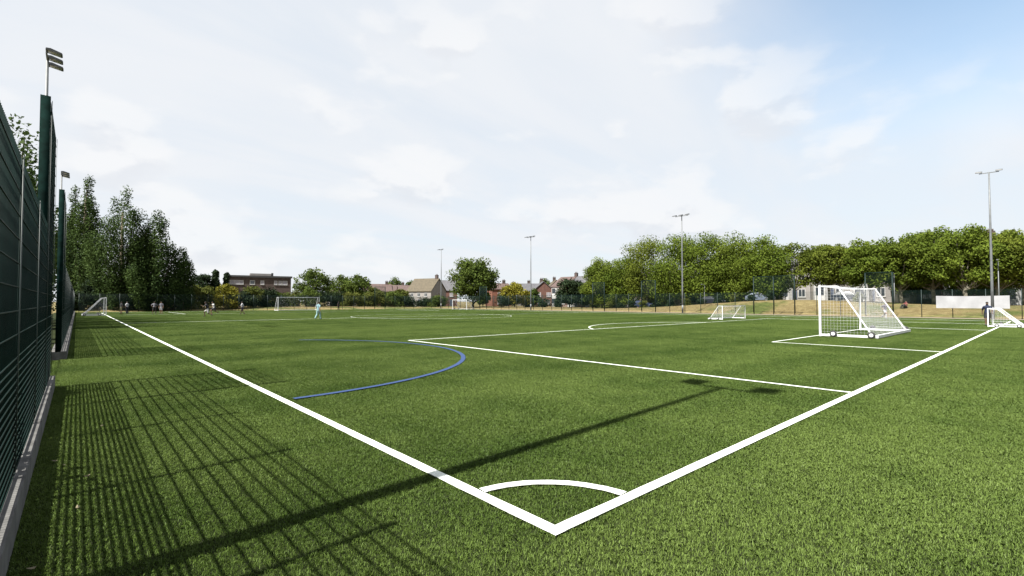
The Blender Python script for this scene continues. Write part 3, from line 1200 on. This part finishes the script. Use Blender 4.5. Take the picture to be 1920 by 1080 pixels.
# dark shrubs in front of the far right houses
for i, (px, Z, top, wpx, mt, lb) in enumerate([
        (942, 122, 553, 34, 'leaf_dark', 'dark bush in front of the orange house'),
        (990, 128, 556, 30, 'leaf_dark', 'dark bush left of the gabled terrace'),
        (1020, 126, 558, 30, 'leaf_dark', 'dark bush below the gabled terrace'),
        (1045, 124, 557, 26, 'leaf_dark', 'dark bush right of the gabled terrace'),
        (1118, 112, 557, 30, 'leaf_hedge', 'light green bush at the left foot of the tree row')]):
    p = at(px, Z)
    z = float(terrain_z(p.x, p.y))
    shrub(lb, (p.x, p.y, z), hz(top, Z) - z, wpx * Z / 910, mt, 340 + i, None, leaves=1300)
# hedge along the street under the plane trees
for i, y in enumerate(np.arange(16.0, 62, 2.9)):
    x = 79.6 + 0.4 * math.sin(i)
    if 17 < y < 27:
        continue
    z = float(terrain_z(x, y))
    shrub(nth('street') + ' bush from the right in the dark street hedge under the tree row', (x, float(y), z), 1.45 + .3 * math.sin(i * 2.1), 3.4, 'leaf_dark' if i % 3 else 'leaf_hedge', 360 + i, 'street hedge under the tree row', leaves=900, size=.25, D=1.4)
# hedge behind the left fence
for i in range(13):
    y = -8 + i * 3.0
    inset = 10.0 < y < 18.5
    shrub(nth('left') + ' dark shrub from the near end, hidden behind the left fence mesh', (-7.2 if inset else -5.45 - .15 * math.sin(i * 1.7), y, -.03), 2.75 + .15 * math.sin(i * 2.3), 3.8, 'leaf_dark', 400 + i, 'hedge outside the left fence', leaves=3000, size=.20, D=1.7)

# ------------------------------------------------------------------ buildings
def window(parent, x, y, z, w_, h_, pane='glass', mull=1, depth=.06):
    """window on a wall that faces local -y, at wall plane y"""
    f = MB()
    t_ = 0.09
    f.box(x - w_ / 2, x + w_ / 2, y - depth, y - .002, z + h_ - t_, z + h_)
    f.box(x - w_ / 2, x + w_ / 2, y - depth, y - .002, z, z + t_)
    f.box(x - w_ / 2, x - w_ / 2 + t_, y - depth, y - .002, z + t_, z + h_ - t_)
    f.box(x + w_ / 2 - t_, x + w_ / 2, y - depth, y - .002, z + t_, z + h_ - t_)
    for k in range(mull):
        xm = x - w_ / 2 + w_ * (k + 1) / (mull + 1)
        f.box(xm - .04, xm + .04, y - depth * .9, y - .002, z + t_, z + h_ - t_)
    wo_ = f.build('window', M['frame_white'], parent)
    MB().box(x - w_ / 2 + t_, x + w_ / 2 - t_, y - .03, y - .004, z + t_, z + h_ - t_).build('pane', M[pane], wo_)
    MB().box(x - w_ / 2 - .08, x + w_ / 2 + .08, y - .14, y - .001, z - .1, z - .002).build('sill', M['frame_white'], wo_)
    return wo_


def gable_house(name, label, loc, rz, w_, d_, eave, ridge, wall, roof, wins=(), ridge_along='x', chimneys=((.3, 0),), door=None, group=None, bay=None, cat='house', gwins=()):
    hse = tag(empty(name, loc, rz), label, cat, group)
    ov = .25
    mb = MB()
    hw, hd = w_ / 2, d_ / 2
    vs = [(-hw, -hd, -.6), (hw, -hd, -.6), (hw, hd, -.6), (-hw, hd, -.6), (-hw, -hd, eave), (hw, -hd, eave), (hw, hd, eave), (-hw, hd, eave)]
    fs = [(0, 1, 5, 4), (2, 3, 7, 6)]
    if ridge_along == 'x':
        vs += [(-hw, 0, ridge), (hw, 0, ridge)]
        fs += [(1, 2, 6, 9, 5), (3, 0, 4, 8, 7), (4, 5, 9, 8), (6, 7, 8, 9)]
    else:
        vs += [(0, -hd, ridge), (0, hd, ridge)]
        fs = [(0, 1, 5, 8, 4), (2, 3, 7, 9, 6), (1, 2, 6, 5), (3, 0, 4, 7), (5, 6, 9, 8), (7, 4, 8, 9)]
    mb.poly(vs, fs)
    mb.build('wall', M[wall], hse)
    rb = MB()
    th = .16
    if ridge_along == 'x':
        sl = (ridge - eave) / hd
        for sgn in (-1, 1):
            y0, y1 = 0, sgn * (hd + ov)
            z0, z1 = ridge + .03, eave - ov * sl + .03
            v = [(-hw - ov, y0, z0), (hw + ov, y0, z0), (hw + ov, y1, z1), (-hw - ov, y1, z1)]
            v += [(a, b_, c + th) for a, b_, c in v]
            rb.poly(v, [(0, 1, 2, 3), (4, 7, 6, 5), (0, 4, 5, 1), (1, 5, 6, 2), (2, 6, 7, 3), (3, 7, 4, 0)])
    else:
        sl = (ridge - eave) / hw
        for sgn in (-1, 1):
            x0, x1 = 0, sgn * (hw + ov)
            z0, z1 = ridge + .03, eave - ov * sl + .03
            v = [(x0, -hd - ov, z0), (x0, hd + ov, z0), (x1, hd + ov, z1), (x1, -hd - ov, z1)]
            v += [(a, b_, c + th) for a, b_, c in v]
            rb.poly(v, [(0, 1, 2, 3), (4, 7, 6, 5), (0, 4, 5, 1), (1, 5, 6, 2), (2, 6, 7, 3), (3, 7, 4, 0)])
    ro = rb.build('roof', M[roof], hse)
    for (fx, fy) in chimneys:
        c = MB()
        cx0, cy0 = fx * w_, fy * d_
        c.box(cx0 - .45, cx0 + .45, cy0 - .3, cy0 + .3, ridge - 1.2, ridge + 1.0)
        c.box(cx0 - .5, cx0 + .5, cy0 - .35, cy0 + .35, ridge + 1.0, ridge + 1.12)
        for k in (-.22, .22):
            c.tube([(cx0 + k, cy0, ridge + 1.12), (cx0 + k, cy0, ridge + 1.45)], .1, 8)
        c.build('chimney', M['brick_brown'], ro)
    for (x, z, ww, hh, pn) in wins:
        window(hse, x, -hd, z, ww, hh, pn)
    for (y, z, ww, hh, pn) in gwins:      # windows on the +x gable end
        e_ = window(hse, 0, 0, z, ww, hh, pn)
        e_.location = (hw, y, 0)
        e_.rotation_euler = (0, 0, R(90))
    if bay:
        bx, bw, bh = bay
        b_ = MB()
        o = .75
        v = [(bx - bw / 2, -hd, -.5), (bx - bw / 2 + .45, -hd - o, -.5), (bx + bw / 2 - .45, -hd - o, -.5), (bx + bw / 2, -hd, -.5)]
        v += [(a, c, bh) for a, c, _ in v]
        b_.poly(v, [(0, 1, 5, 4), (1, 2, 6, 5), (2, 3, 7, 6), (4, 5, 6, 7)])
        bo = b_.build('bay', M['frame_white'], hse)
        for z in ([.9, 3.7] if bh > 4 else [.9]):
            MB().box(bx - bw / 2 + .6, bx + bw / 2 - .6, -hd - o - .02, -hd - o - .003, z, z + 1.4).build('pane', M['glass'], bo)
    if door is not None:
        MB().box(door - .45, door + .45, -hd - .05, -hd - .003, 0, 2.1).build('door', M['door'], hse)
    return hse


def face_cam(px, Z):
    p = at(px, Z)
    return math.atan2(CX - p.x, -(CY - p.y)) if False else math.atan2(-(CX - p.x), (CY - p.y)) + math.pi


def facing(p):
    """rotation that turns local -y towards the camera"""
    d = Vector((CX - p.x, CY - p.y))
    return math.atan2(d.y, d.x) + math.pi / 2


# flat roofed brown brick block
Zb = 132
p = at(487, Zb)
fb = tag(empty('flat_roof_building', (p.x, p.y, 0), facing(p) + R(4)), 'two storey brown brick building with a flat roof above the hedge', 'building')
wB, hB = 107 * Zb / 910, hz(517, Zb)
MB().box(-wB / 2, wB / 2, 0, 10, -.5, hB - .5).build('wall', M['brick_brown'], fb)
rfb = MB().box(-wB / 2 - .3, wB / 2 + .3, -.3, 10.3, hB - .498, hB).build('roof', M['felt'], fb)
MB().box(-2.2, 3.0, 3, 7, hB + .002, hB + .75).build('roof_plant', M['render_white'], rfb)
MB().box(3.1, 3.6, 3.5, 4.1, hB + .002, hB + 1.0).build('vent', M['felt'], rfb)
for x, ww, pn in ((-5.9, 4.0, 'blind'), (0.6, .9, 'blind'), (3.9, .8, 'blind'), (5.0, .8, 'blind'), (6.2, 1.3, 'blind'), (-1.8, 1.2, 'glass')):
    window(fb, x, 0, hB - 2.4, ww, 1.1, pn, mull=3 if ww > 2 else 0)
for x, ww in ((-5.5, 3.4), (1.2, 1.6), (5.4, 2.4)):
    window(fb, x, 0, 1.9, ww, 1.2, 'glass', mull=2)
MB().box(-8.0 + 6.2, -8.0 + 7.2, -.05, -.003, -.4, 2.1).build('door', M['door'], fb)

# cream hut and houses at the far end
def hp(px, Z):
    q_ = at(px, Z)
    return (q_.x, q_.y, float(terrain_z(q_.x, q_.y))), facing(q_)


l_, r_ = hp(640, 140)
gable_house('bungalow', 'low cream bungalow half hidden by trees left of the red roofs', l_, r_ + R(10), 7, 6, 2.8, 4.7, 'render_white', 'roof_tan', wins=((-2, 1, 1.2, 1.1, 'glass'), (1.5, 1, 1.2, 1.1, 'glass')), chimneys=())
for i, (px, Z, wd, ro, wl, lb) in enumerate([(707, 175, 9.5, 'roof_red', 'brick_red', 'red roofed terrace house, leftmost above the low hedge'),
                                            (740, 178, 8.5, 'roof_red', 'render_pink', 'red roofed house in the middle of the low row'),
                                            (764, 172, 6.5, 'roof_red', 'render_pink', 'pinkish house next to the tan roofed house')]):
    l_, r_ = hp(px, Z)
    gable_house('terrace_house', lb, l_, r_ + R(6), wd, 8, 5.0, 7.6 - .3 * i, wl, ro, wins=((-2, 3.2, 1.1, 1.2, 'glass'), (1.6, 3.2, 1.1, 1.2, 'glass'), (-2, .8, 1.2, 1.3, 'glass')), chimneys=((.35, 0),), door=1.6)
l_, r_ = hp(800, 148)
gable_house('tan_roof_house', 'house with steep tan roof, white front and grey gable end', l_, r_ - R(38), 9.0, 7.5, 4.6, 8.3, 'render_white', 'roof_tan',
            wins=((-2.6, 2.9, 1.1, 1.1, 'glass'), (0, 2.9, 1.1, 1.1, 'glass'), (2.6, 2.9, 1.1, 1.1, 'glass'), (-2.4, .6, 1.3, 1.3, 'glass'), (2.2, .6, 1.3, 1.3, 'glass')), chimneys=((.42, 0),), door=0.2,
            gwins=((0, 3.0, 1.0, 1.1, 'glass'),))
l_, r_ = hp(838, 158)
gable_house('red_house', 'dark red brick house between the tan roof and the round tree', l_, r_, 6.5, 7, 5.0, 8.2, 'brick_red', 'roof_slate', wins=((-1.4, 3, 1.1, 1.2, 'blind'), (1.4, 3, 1.1, 1.2, 'blind'), (-1.4, .8, 1.1, 1.2, 'glass')), door=1.3)
l_, r_ = hp(934, 152)
gable_house('orange_house', 'orange brick house right of the large round tree', l_, r_ + R(18), 6.2, 7, 5.2, 7.0, 'brick_orange', 'roof_red', wins=((-.8, 3.0, .9, 1.3, 'glass'), (1.4, 3.0, .9, 1.3, 'glass'), (-.8, .7, 1.1, 1.3, 'glass')), door=1.5, chimneys=((.3, 0),))
for i, (px, Z, wd, lb, ra) in enumerate([(992, 165, 7, 'slate roofed house behind the floodlight mast by the yellow-green bush', 'x'), (1016, 150, 6.0, 'gabled house with white windows right of the yellow-green bush', 'y'),
                                        (1040, 152, 6.4, 'gabled house with a tall chimney left of the dark rounded tree', 'y')]):
    l_, r_ = hp(px, Z)
    gable_house('gabled_house', lb, l_, r_ + R(8), wd, 8, 4.8, 7.4 + .5 * (i == 2), 'brick_red' if i else 'stone_grey', 'roof_slate' if i != 2 else 'roof_tan', ridge_along=ra,
                wins=((-1.5, 2.9, 1.3, 1.3, 'blind'), (1.5, 2.9, 1.3, 1.3, 'blind'), (1.3, .7, 1.3, 1.3, 'glass')), chimneys=((.0, .1),), door=-1.4)

# terrace behind the plane trees; houses look along -x
walls = ['brick_red', 'brick_red', 'brick_brown', 'render_white', 'stone_grey', 'render_white', 'brick_red', 'render_white', 'stone_grey', 'render_pink', 'render_white', 'render_pink', 'brick_brown', 'render_white', 'render_pink', 'render_pink']
for i, wl in enumerate(walls):
    y = 0.5 + i * 5.9
    x = 101.0
    z = float(terrain_z(x, y))
    tall_ = i < 3
    nm = {'brick_red': 'red brick', 'brick_brown': 'brown brick', 'render_white': 'white', 'stone_grey': 'grey stone', 'render_pink': 'pinkish'}[wl]
    gable_house('terrace_house', nth('terr') + ' house from the right in the terrace behind the tree row, %s' % nm, (x, y, z), R(-90), 5.8, 8.5, 5.6 + (1.8 if tall_ else 0), 8.3 + (1.8 if tall_ else 0), wl, 'roof_slate' if i % 3 else 'roof_red',
                wins=((1.5, 3.4, 1.2, 1.5, 'glass'), (1.5, .8, 1.2, 1.5, 'glass')) + (((1.5, 5.7, 1.2, 1.3, 'glass'), (-1.3, 5.7, 1.2, 1.3, 'glass')) if tall_ else ()),
                chimneys=((.45, 0),), door=.25, bay=(-1.3, 2.5, 5.2), group='%s terrace houses behind the tree row' % nm)

# ------------------------------------------------------------------ parked cars under the trees
def car_mesh():
    prof = [(-2.1, .28), (-2.12, .62), (-2.0, .86), (-1.55, .93), (-.95, 1.0), (-.35, 1.42), (.25, 1.48), (1.05, 1.44), (1.72, 1.02), (2.02, .95), (2.1, .60), (2.06, .28)]
    n = len(prof)
    vs = []
    for s_, k in ((-1, 1), (1, 1)):
        for x, z in prof:
            wv = .86 if z < 1.05 else .66
            vs.append((x, s_ * wv, z))
    fs = [tuple(range(n)), tuple(range(2 * n - 1, n - 1, -1))] + [(i, i + n, (i + 1) % n + n, (i + 1) % n) for i in range(n)]
    return MB().poly(vs, fs).mesh('body')


CAR = car_mesh()


def car(label, x, y, rz, col):
    z = float(terrain_z(x, y))
    c = tag(empty('parked_car', (x, y, z), rz), label, 'car', 'cars parked under the tree row')
    mt = plain('car_paint', col, .25, 0, .03, 1, .6)
    me = CAR.copy()
    me.materials.append(mt)
    body = link('body', me, None, c)
    g_ = MB()
    for s_ in (-1, 1):
        yw = .765 * s_
        for q in ([(-.82, 1.06), (-.33, 1.36), (.28, 1.40), (.28, 1.06)], [(.36, 1.06), (.36, 1.40), (1.0, 1.37), (1.45, 1.06)]):
            v = [(a, s_ * (.875 - (b_ - 1.0) * .50), b_) for a, b_ in q]
            g_.poly(v, [(0, 1, 2, 3) if s_ < 0 else (3, 2, 1, 0)])
    g_.poly([(-1.0, -.62, 1.03), (-1.0, .62, 1.03), (-.42, .55, 1.42), (-.42, -.55, 1.42)], [(0, 1, 2, 3)])
    g_.poly([(1.74, -.62, 1.06), (1.74, .62, 1.06), (1.14, .55, 1.45), (1.14, -.55, 1.45)], [(3, 2, 1, 0)])
    g_.build('window', M['glass'], c)
    for s_ in (-1, 1):
        for xx in (-1.3, 1.28):
            wl_ = MB().tube([(xx, s_ * .70, .32), (xx, s_ * .89, .32)], .32, 16).build('wheel', M['rubber'], c)
            MB().tube([(xx, s_ * .885, .32), (xx, s_ * .90, .32)], .19, 12).build('rim', M['galv'], wl_)
        MB().box(-2.13, -2.06, s_ * .62 - .16, s_ * .62 + .16, .62, .76).build('headlight', M['lamp_glass'], c)
        MB().box(2.05, 2.12, s_ * .66 - .12, s_ * .66 + .12, .66, .82).build('tail_light', M['brick_red'], c)
    return c


for i, (px, xx, col, lb) in enumerate([(1205, 82.2, (.02, .028, .06), 'dark blue car parked behind the fence, left of the middle mast'),
                                      (1335, 82.2, (.012, .013, .02), 'black car parked behind the small middle goal'),
                                      (1425, 82.6, (.10, .12, .16), 'grey-blue car parked on the rise right of the small goal'),
                                      (1590, 82.4, (.015, .02, .03), 'dark car parked behind the near goal')]):
    Z = depth_on_x(px, xx)
    q_ = at(px, Z)
    car(lb, q_.x, q_.y, R(90) + .02 * i, col)

# street lamp poles by the trees
for px, top, xx, lb in ((1677, 514, 78.0, 'thin pale lamp post right of the near goal'), (1873, 490, 80.0, 'thin pale lamp post right of the nearest floodlight mast'), (1321, 535, 77.5, 'short thin pole right of the middle mast')):
    Z = depth_on_x(px, xx)
    q_ = at(px, Z)
    z = float(terrain_z(q_.x, q_.y))
    H = hz(top, Z) - z
    lp = tag(empty('lamp_post', (q_.x, q_.y, z)), lb, 'lamp post')
    MB().tube([(0, 0, -.1), (0, 0, 1.2), (0, 0, H)], [.075, .06, .04], 8).build('pole', M['galv'], lp)
    MB().tube([(0, 0, H), (-.15, 0, H + .12), (-.6, 0, H + .16)], [.035, .03, .03], 6).build('bracket', M['galv'], lp)
    MB().box(-1.0, -.55, -.1, .1, H + .1, H + .2).build('lantern', M['galv'], lp)

# ------------------------------------------------------------------ people
def mcol(name, c, r=.75):
    return plain(name, c, r, 0, .1, 8, .2)


SKIN = {'dark': mcol('skin_dark', (.07, .042, .028), .55), 'mid': mcol('skin_mid', (.17, .10, .068), .55), 'pale': mcol('skin_pale', (.27, .165, .12), .55)}
HAIR = mcol('hair_dark', (.012, .010, .009), .7)
SHOE = mcol('shoe', (.03, .03, .035), .6)

POSES = {
    'stand': dict(lean=0, arms=((.24, .02, 1.14), (.26, .08, .88), (-.24, .0, 1.14), (-.25, .06, .88)), legs=((.11, .02, .50), (.12, -.02, .08), (-.10, .0, .50), (-.11, -.02, .08))),
    'walk': dict(lean=.03, arms=((.24, -.10, 1.15), (.25, -.08, .90), (-.24, .10, 1.15), (-.24, .24, .95)), legs=((.10, .16, .52), (.10, .22, .10), (-.10, -.04, .50), (-.10, -.30, .15))),
    'run': dict(lean=.14, arms=((.26, -.16, 1.18), (.26, .06, 1.02), (-.25, .24, 1.20), (-.20, .44, 1.32)), legs=((.10, .34, .66), (.10, .26, .22), (-.10, -.08, .50), (-.10, -.50, .34))),
    'hips': dict(lean=0, arms=((.36, -.04, 1.18), (.20, .06, 1.02), (-.36, -.04, 1.18), (-.20, .06, 1.02)), legs=((.15, .02, .50), (.19, 0, .08), (-.14, .0, .50), (-.18, -.02, .08))),
    'sit': dict(lean=-.05, arms=((.27, .10, .56), (.16, .30, .48), (-.27, .10, .56), (-.16, .30, .48)), legs=((.13, .42, .46), (.13, .62, .08), (-.12, .40, .46), (-.13, .64, .08))),
}


def person(label, loc, rz, pose, shirt, shorts, skin='mid', Hh=1.76, long_legs=False, hair=True, socks=None):
    ps = POSES[pose]
    ln = ps['lean']
    drop = 0.78 if pose == 'sit' else 0.0
    V, Rr, E, B = [], [], [], []

    def v(p, r):
        V.append(p)
        Rr.append(r)
        return len(V) - 1

    def e(a, b_, name):
        E.append((a, b_))
        B.append(name)
    zb = -drop
    pel = v((0, 0, .95 + zb), (.135, .095))
    wa = v((0, ln * .35, 1.10 + zb), (.125, .085))
    chs = v((0, ln * .8, 1.30 + zb), (.155, .10))
    nk0 = v((0, ln * 1.1, 1.44 + zb), (.085, .07))
    nk = v((0, ln * 1.3, 1.52 + zb), (.055, .055))
    hd0 = v((0, ln * 1.4 + .02, 1.58 + zb), (.075, .085))
    hd1 = v((0, ln * 1.4 + .015, 1.67 + zb), (.082, .098))
    hd2 = v((0, ln * 1.4 + .005, 1.74 + zb), (.055, .065))
    nose = v((0, ln * 1.4 + .125, 1.625 + zb), (.014, .014))
    e(pel, wa, 'torso')
    e(wa, chs, 'torso')
    e(chs, nk0, 'torso')
    e(nk0, nk, 'neck')
    e(nk, hd0, 'head')
    e(hd0, hd1, 'head')
    e(hd1, hd2, 'head')
    e(hd0, nose, 'head')
    for k, sg in ((0, 1), (2, -1)):
        el, wr = ps['arms'][k], ps['arms'][k + 1]
        el = (el[0], el[1] + ln * .6, el[2])
        wr = (wr[0], wr[1] + ln * .6, wr[2])
        sh = v((sg * .175, ln * .95, 1.40 + zb), (.065, .06))
        ev = v(el, (.046, .044))
        wv = v(wr, (.03, .026))
        d = (Vector(wr) - Vector(el)).normalized()
        pm_ = Vector(wr) + d * .07
        pv = v(tuple(pm_), (.036, .018))
        e(chs, sh, 'torso')
        e(sh, ev, 'upper_arm')
        e(ev, wv, 'forearm')
        e(wv, pv, 'hand')
        for q, ln_ in enumerate((.075, .085, .08, .06)):
            f1 = pm_ + d * (ln_ * .6) + Vector((0, (q - 1.5) * .02, 0))
            e(pv, v(tuple(f1), (.009, .009)), 'hand')
        th_ = Vector(wr) + d * .05 + Vector((-sg * .03, .04, 0))
        e(wv, v(tuple(th_), (.010, .010)), 'hand')
    for k, sg in ((0, 1), (2, -1)):
        kn, an = ps['legs'][k], ps['legs'][k + 1]
        hp_ = v((sg * .09, 0, .88 + zb), (.098, .098))
        kv = v(kn, (.062, .062))
        cf = v(tuple(Vector(kn).lerp(Vector(an), .35)), (.058, .06))
        av = v(an, (.038, .042))
        tv = v((an[0] + sg * .02, an[1] + .15, an[2] - .045), (.04, .028))
        hl = v((an[0], an[1] - .05, an[2] - .04), (.035, .032))
        e(pel, hp_, 'hip')
        e(hp_, kv, 'thigh')
        e(kv, cf, 'shin')
        e(cf, av, 'shin')
        e(av, tv, 'foot')
        e(av, hl, 'foot')
    me = bpy.data.meshes.new('person_skeleton')
    me.from_pydata(V, E, [])
    tmp = bpy.data.objects.new('person_skeleton', me)
    COL.objects.link(tmp)
    sm = tmp.modifiers.new('skin', 'SKIN')
    sm.use_smooth_shade = True
    for i, sv in enumerate(me.skin_vertices[0].data):
        sv.radius = Rr[i]
        sv.use_root = (i == 0)
    ss = tmp.modifiers.new('sub', 'SUBSURF')
    ss.levels = 1
    ss.render_levels = 1
    dg = bpy.context.evaluated_depsgraph_get()
    dg.update()
    body = bpy.data.meshes.new_from_object(tmp.evaluated_get(dg))
    bpy.data.objects.remove(tmp)
    body.name = 'body'
    sc = Hh / 1.80
    co = np.array([p.co[:] for p in body.vertices])
    no = np.array([p.normal[:] for p in body.vertices])
    # classify faces by the nearest bone
    A = np.array([V[a] for a, _ in E])
    D_ = np.array([V[b_] for _, b_ in E]) - A
    L2 = (D_ ** 2).sum(1) + 1e-9
    cen = np.array([p.center[:] for p in body.polygons])
    tt = np.clip(((cen[:, None] - A) * D_).sum(2) / L2, 0, 1)
    dist = np.linalg.norm(cen[:, None] - (A + D_ * tt[..., None]), axis=2)
    rad = np.array([max(Rr[a][0], Rr[b_][0]) for a, b_ in E])
    bi = (dist / np.maximum(rad, .02)).argmin(1)
    bn_ = [B[i] for i in bi]
    bt = tt[np.arange(len(cen)), bi]
    root = tag(empty('person', loc, rz), label, 'person')
    root.scale = (sc, sc, sc)
    bo = link('body', body, SKIN[skin], root)

    def wear(name, mat, test, off):
        sel = [p for p, nme, t1, c in zip(body.polygons, bn_, bt, cen) if test(nme, t1, c)]
        if not sel:
            return
        used = sorted({i for p in sel for i in p.vertices})
        mp_ = {a: k for k, a in enumerate(used)}
        vv = co[used] + no[used] * off
        mb = MB()
        mb.poly(vv.tolist(), [tuple(mp_[i] for i in p.vertices) for p in sel], True)
        mb.build(name, mat, root)
    wear('shirt', mcol('shirt_cloth', shirt), lambda n_, t1, c: n_ in ('torso',) or (n_ == 'upper_arm' and t1 < .8), .018)
    if long_legs:
        wear('trousers', mcol('trouser_cloth', shorts), lambda n_, t1, c: n_ in ('hip', 'thigh', 'shin'), .022)
    else:
        wear('shorts', mcol('shorts_cloth', shorts), lambda n_, t1, c: n_ == 'hip' or (n_ == 'thigh' and t1 < .8), .024)
        if socks:
            wear('socks', mcol('sock_cloth', socks), lambda n_, t1, c: n_ == 'shin', .008)
    wear('shoes', SHOE, lambda n_, t1, c: n_ == 'foot', .012)
    if hair:
        yh = ln * 1.4
        wear('hair', HAIR, lambda n_, t1, c: n_ == 'head' and (c[2] > 1.675 + zb or (c[1] < yh - .02 and c[2] > 1.58 + zb)), .014)
    return root


def stand_at(px, py, label, pose, shirt, shorts, heading, **kw):
    Z = 910 * CZ / (py - 565)
    q_ = at(px, Z)
    return person(label, (q_.x, q_.y, 0.0), R(heading), pose, shirt, shorts, **kw)


stand_at(1850, 611, 'person in dark navy kit standing beside the small goal at the right edge', 'walk', (.012, .018, .04), (.012, .012, .016), 100, skin='dark')
stand_at(1658, 600, 'person in dark purple top and white shorts behind the near goal', 'run', (.05, .04, .065), (.30, .30, .32), 140, skin='mid', socks=(.3, .3, .3))
stand_at(597, 599, 'person in pale turquoise kit by the right post of the far goal', 'walk', (.13, .21, .24), (.15, .24, .24), -60, skin='pale', long_legs=True)
stand_at(455, 590, 'person in white shirt and dark shorts alone left of the far goal', 'walk', (.30, .30, .32), (.012, .012, .02), 60, skin='dark')
stand_at(390, 596, 'person in black and white kit running at the edge of the tree shade', 'run', (.02, .02, .025), (.30, .30, .29), 70, skin='dark')
stand_at(402, 591, 'person in white shirt just behind the runner', 'run', (.30, .30, .30), (.02, .02, .025), 110, skin='mid')
stand_at(239, 588, 'person in white shirt and dark trousers near the parked left goal', 'stand', (.30, .30, .32), (.012, .012, .016), 40, skin='dark', long_legs=True)
stand_at(228, 588.5, 'person in dark clothes beside the one in white near the left goal', 'stand', (.02, .02, .022), (.06, .06, .03), -60, skin='dark')
stand_at(290, 589, 'left person of a pair in front of the dark bushes', 'hips', (.13, .13, .15), (.02, .02, .02), 170, skin='dark')
stand_at(303, 588.5, 'right person of a pair in front of the dark bushes', 'stand', (.10, .10, .12), (.20, .20, .21), 150, skin='mid')
stand_at(635, 581, 'dark figure standing right of the far goal', 'stand', (.012, .012, .014), (.012, .012, .014), 180, skin='dark', long_legs=True)
Zs = depth_on_x(1698, 73.2)
q_ = at(1698, Zs)
person('person in a reddish top sitting on the dry grass bank behind the fence', (q_.x, q_.y, float(terrain_z(q_.x, q_.y)) + .02), R(60), 'sit', (.16, .05, .05), (.02, .02, .022), skin='mid', long_legs=True)

# ------------------------------------------------------------------ fallen leaves near the plinth
LEAFM = plain('fallen_leaf', (.13, .11, .06), .7, 0, .3, 20)
rl = random.Random(12)
for k, (px, py) in enumerate([(110, 866), (128, 874), (172, 894), (156, 952), (34, 1014), (72, 1066), (228, 690), (196, 800)]):
    Z = 910 * CZ / (py - 565)
    q_ = at(px, Z)
    a = rl.uniform(0, 6.28)
    L = rl.uniform(.018, .032)
    prof = [(-1, 0, .010), (-.5, .42, .002), (.1, .5, .006), (.6, .3, .012), (1, 0, .02), (.6, -.3, .009), (.1, -.5, .003), (-.5, -.42, .005)]
    vs = [(L * x, L * y, z) for x, y, z in prof]
    vs2 = vs + [(x, y, z - .0012) for x, y, z in vs]
    fs = [tuple(range(8)), tuple(range(15, 7, -1))] + [(i, i + 8, (i + 1) % 8 + 8, (i + 1) % 8) for i in range(8)]
    tag(MB().poly(vs2, fs).build('fallen_leaf', LEAFM, None, (q_.x, q_.y, .022), a), 'small pale fallen leaf lying on the turf beside the left fence', 'leaf', 'fallen leaves by the left fence')
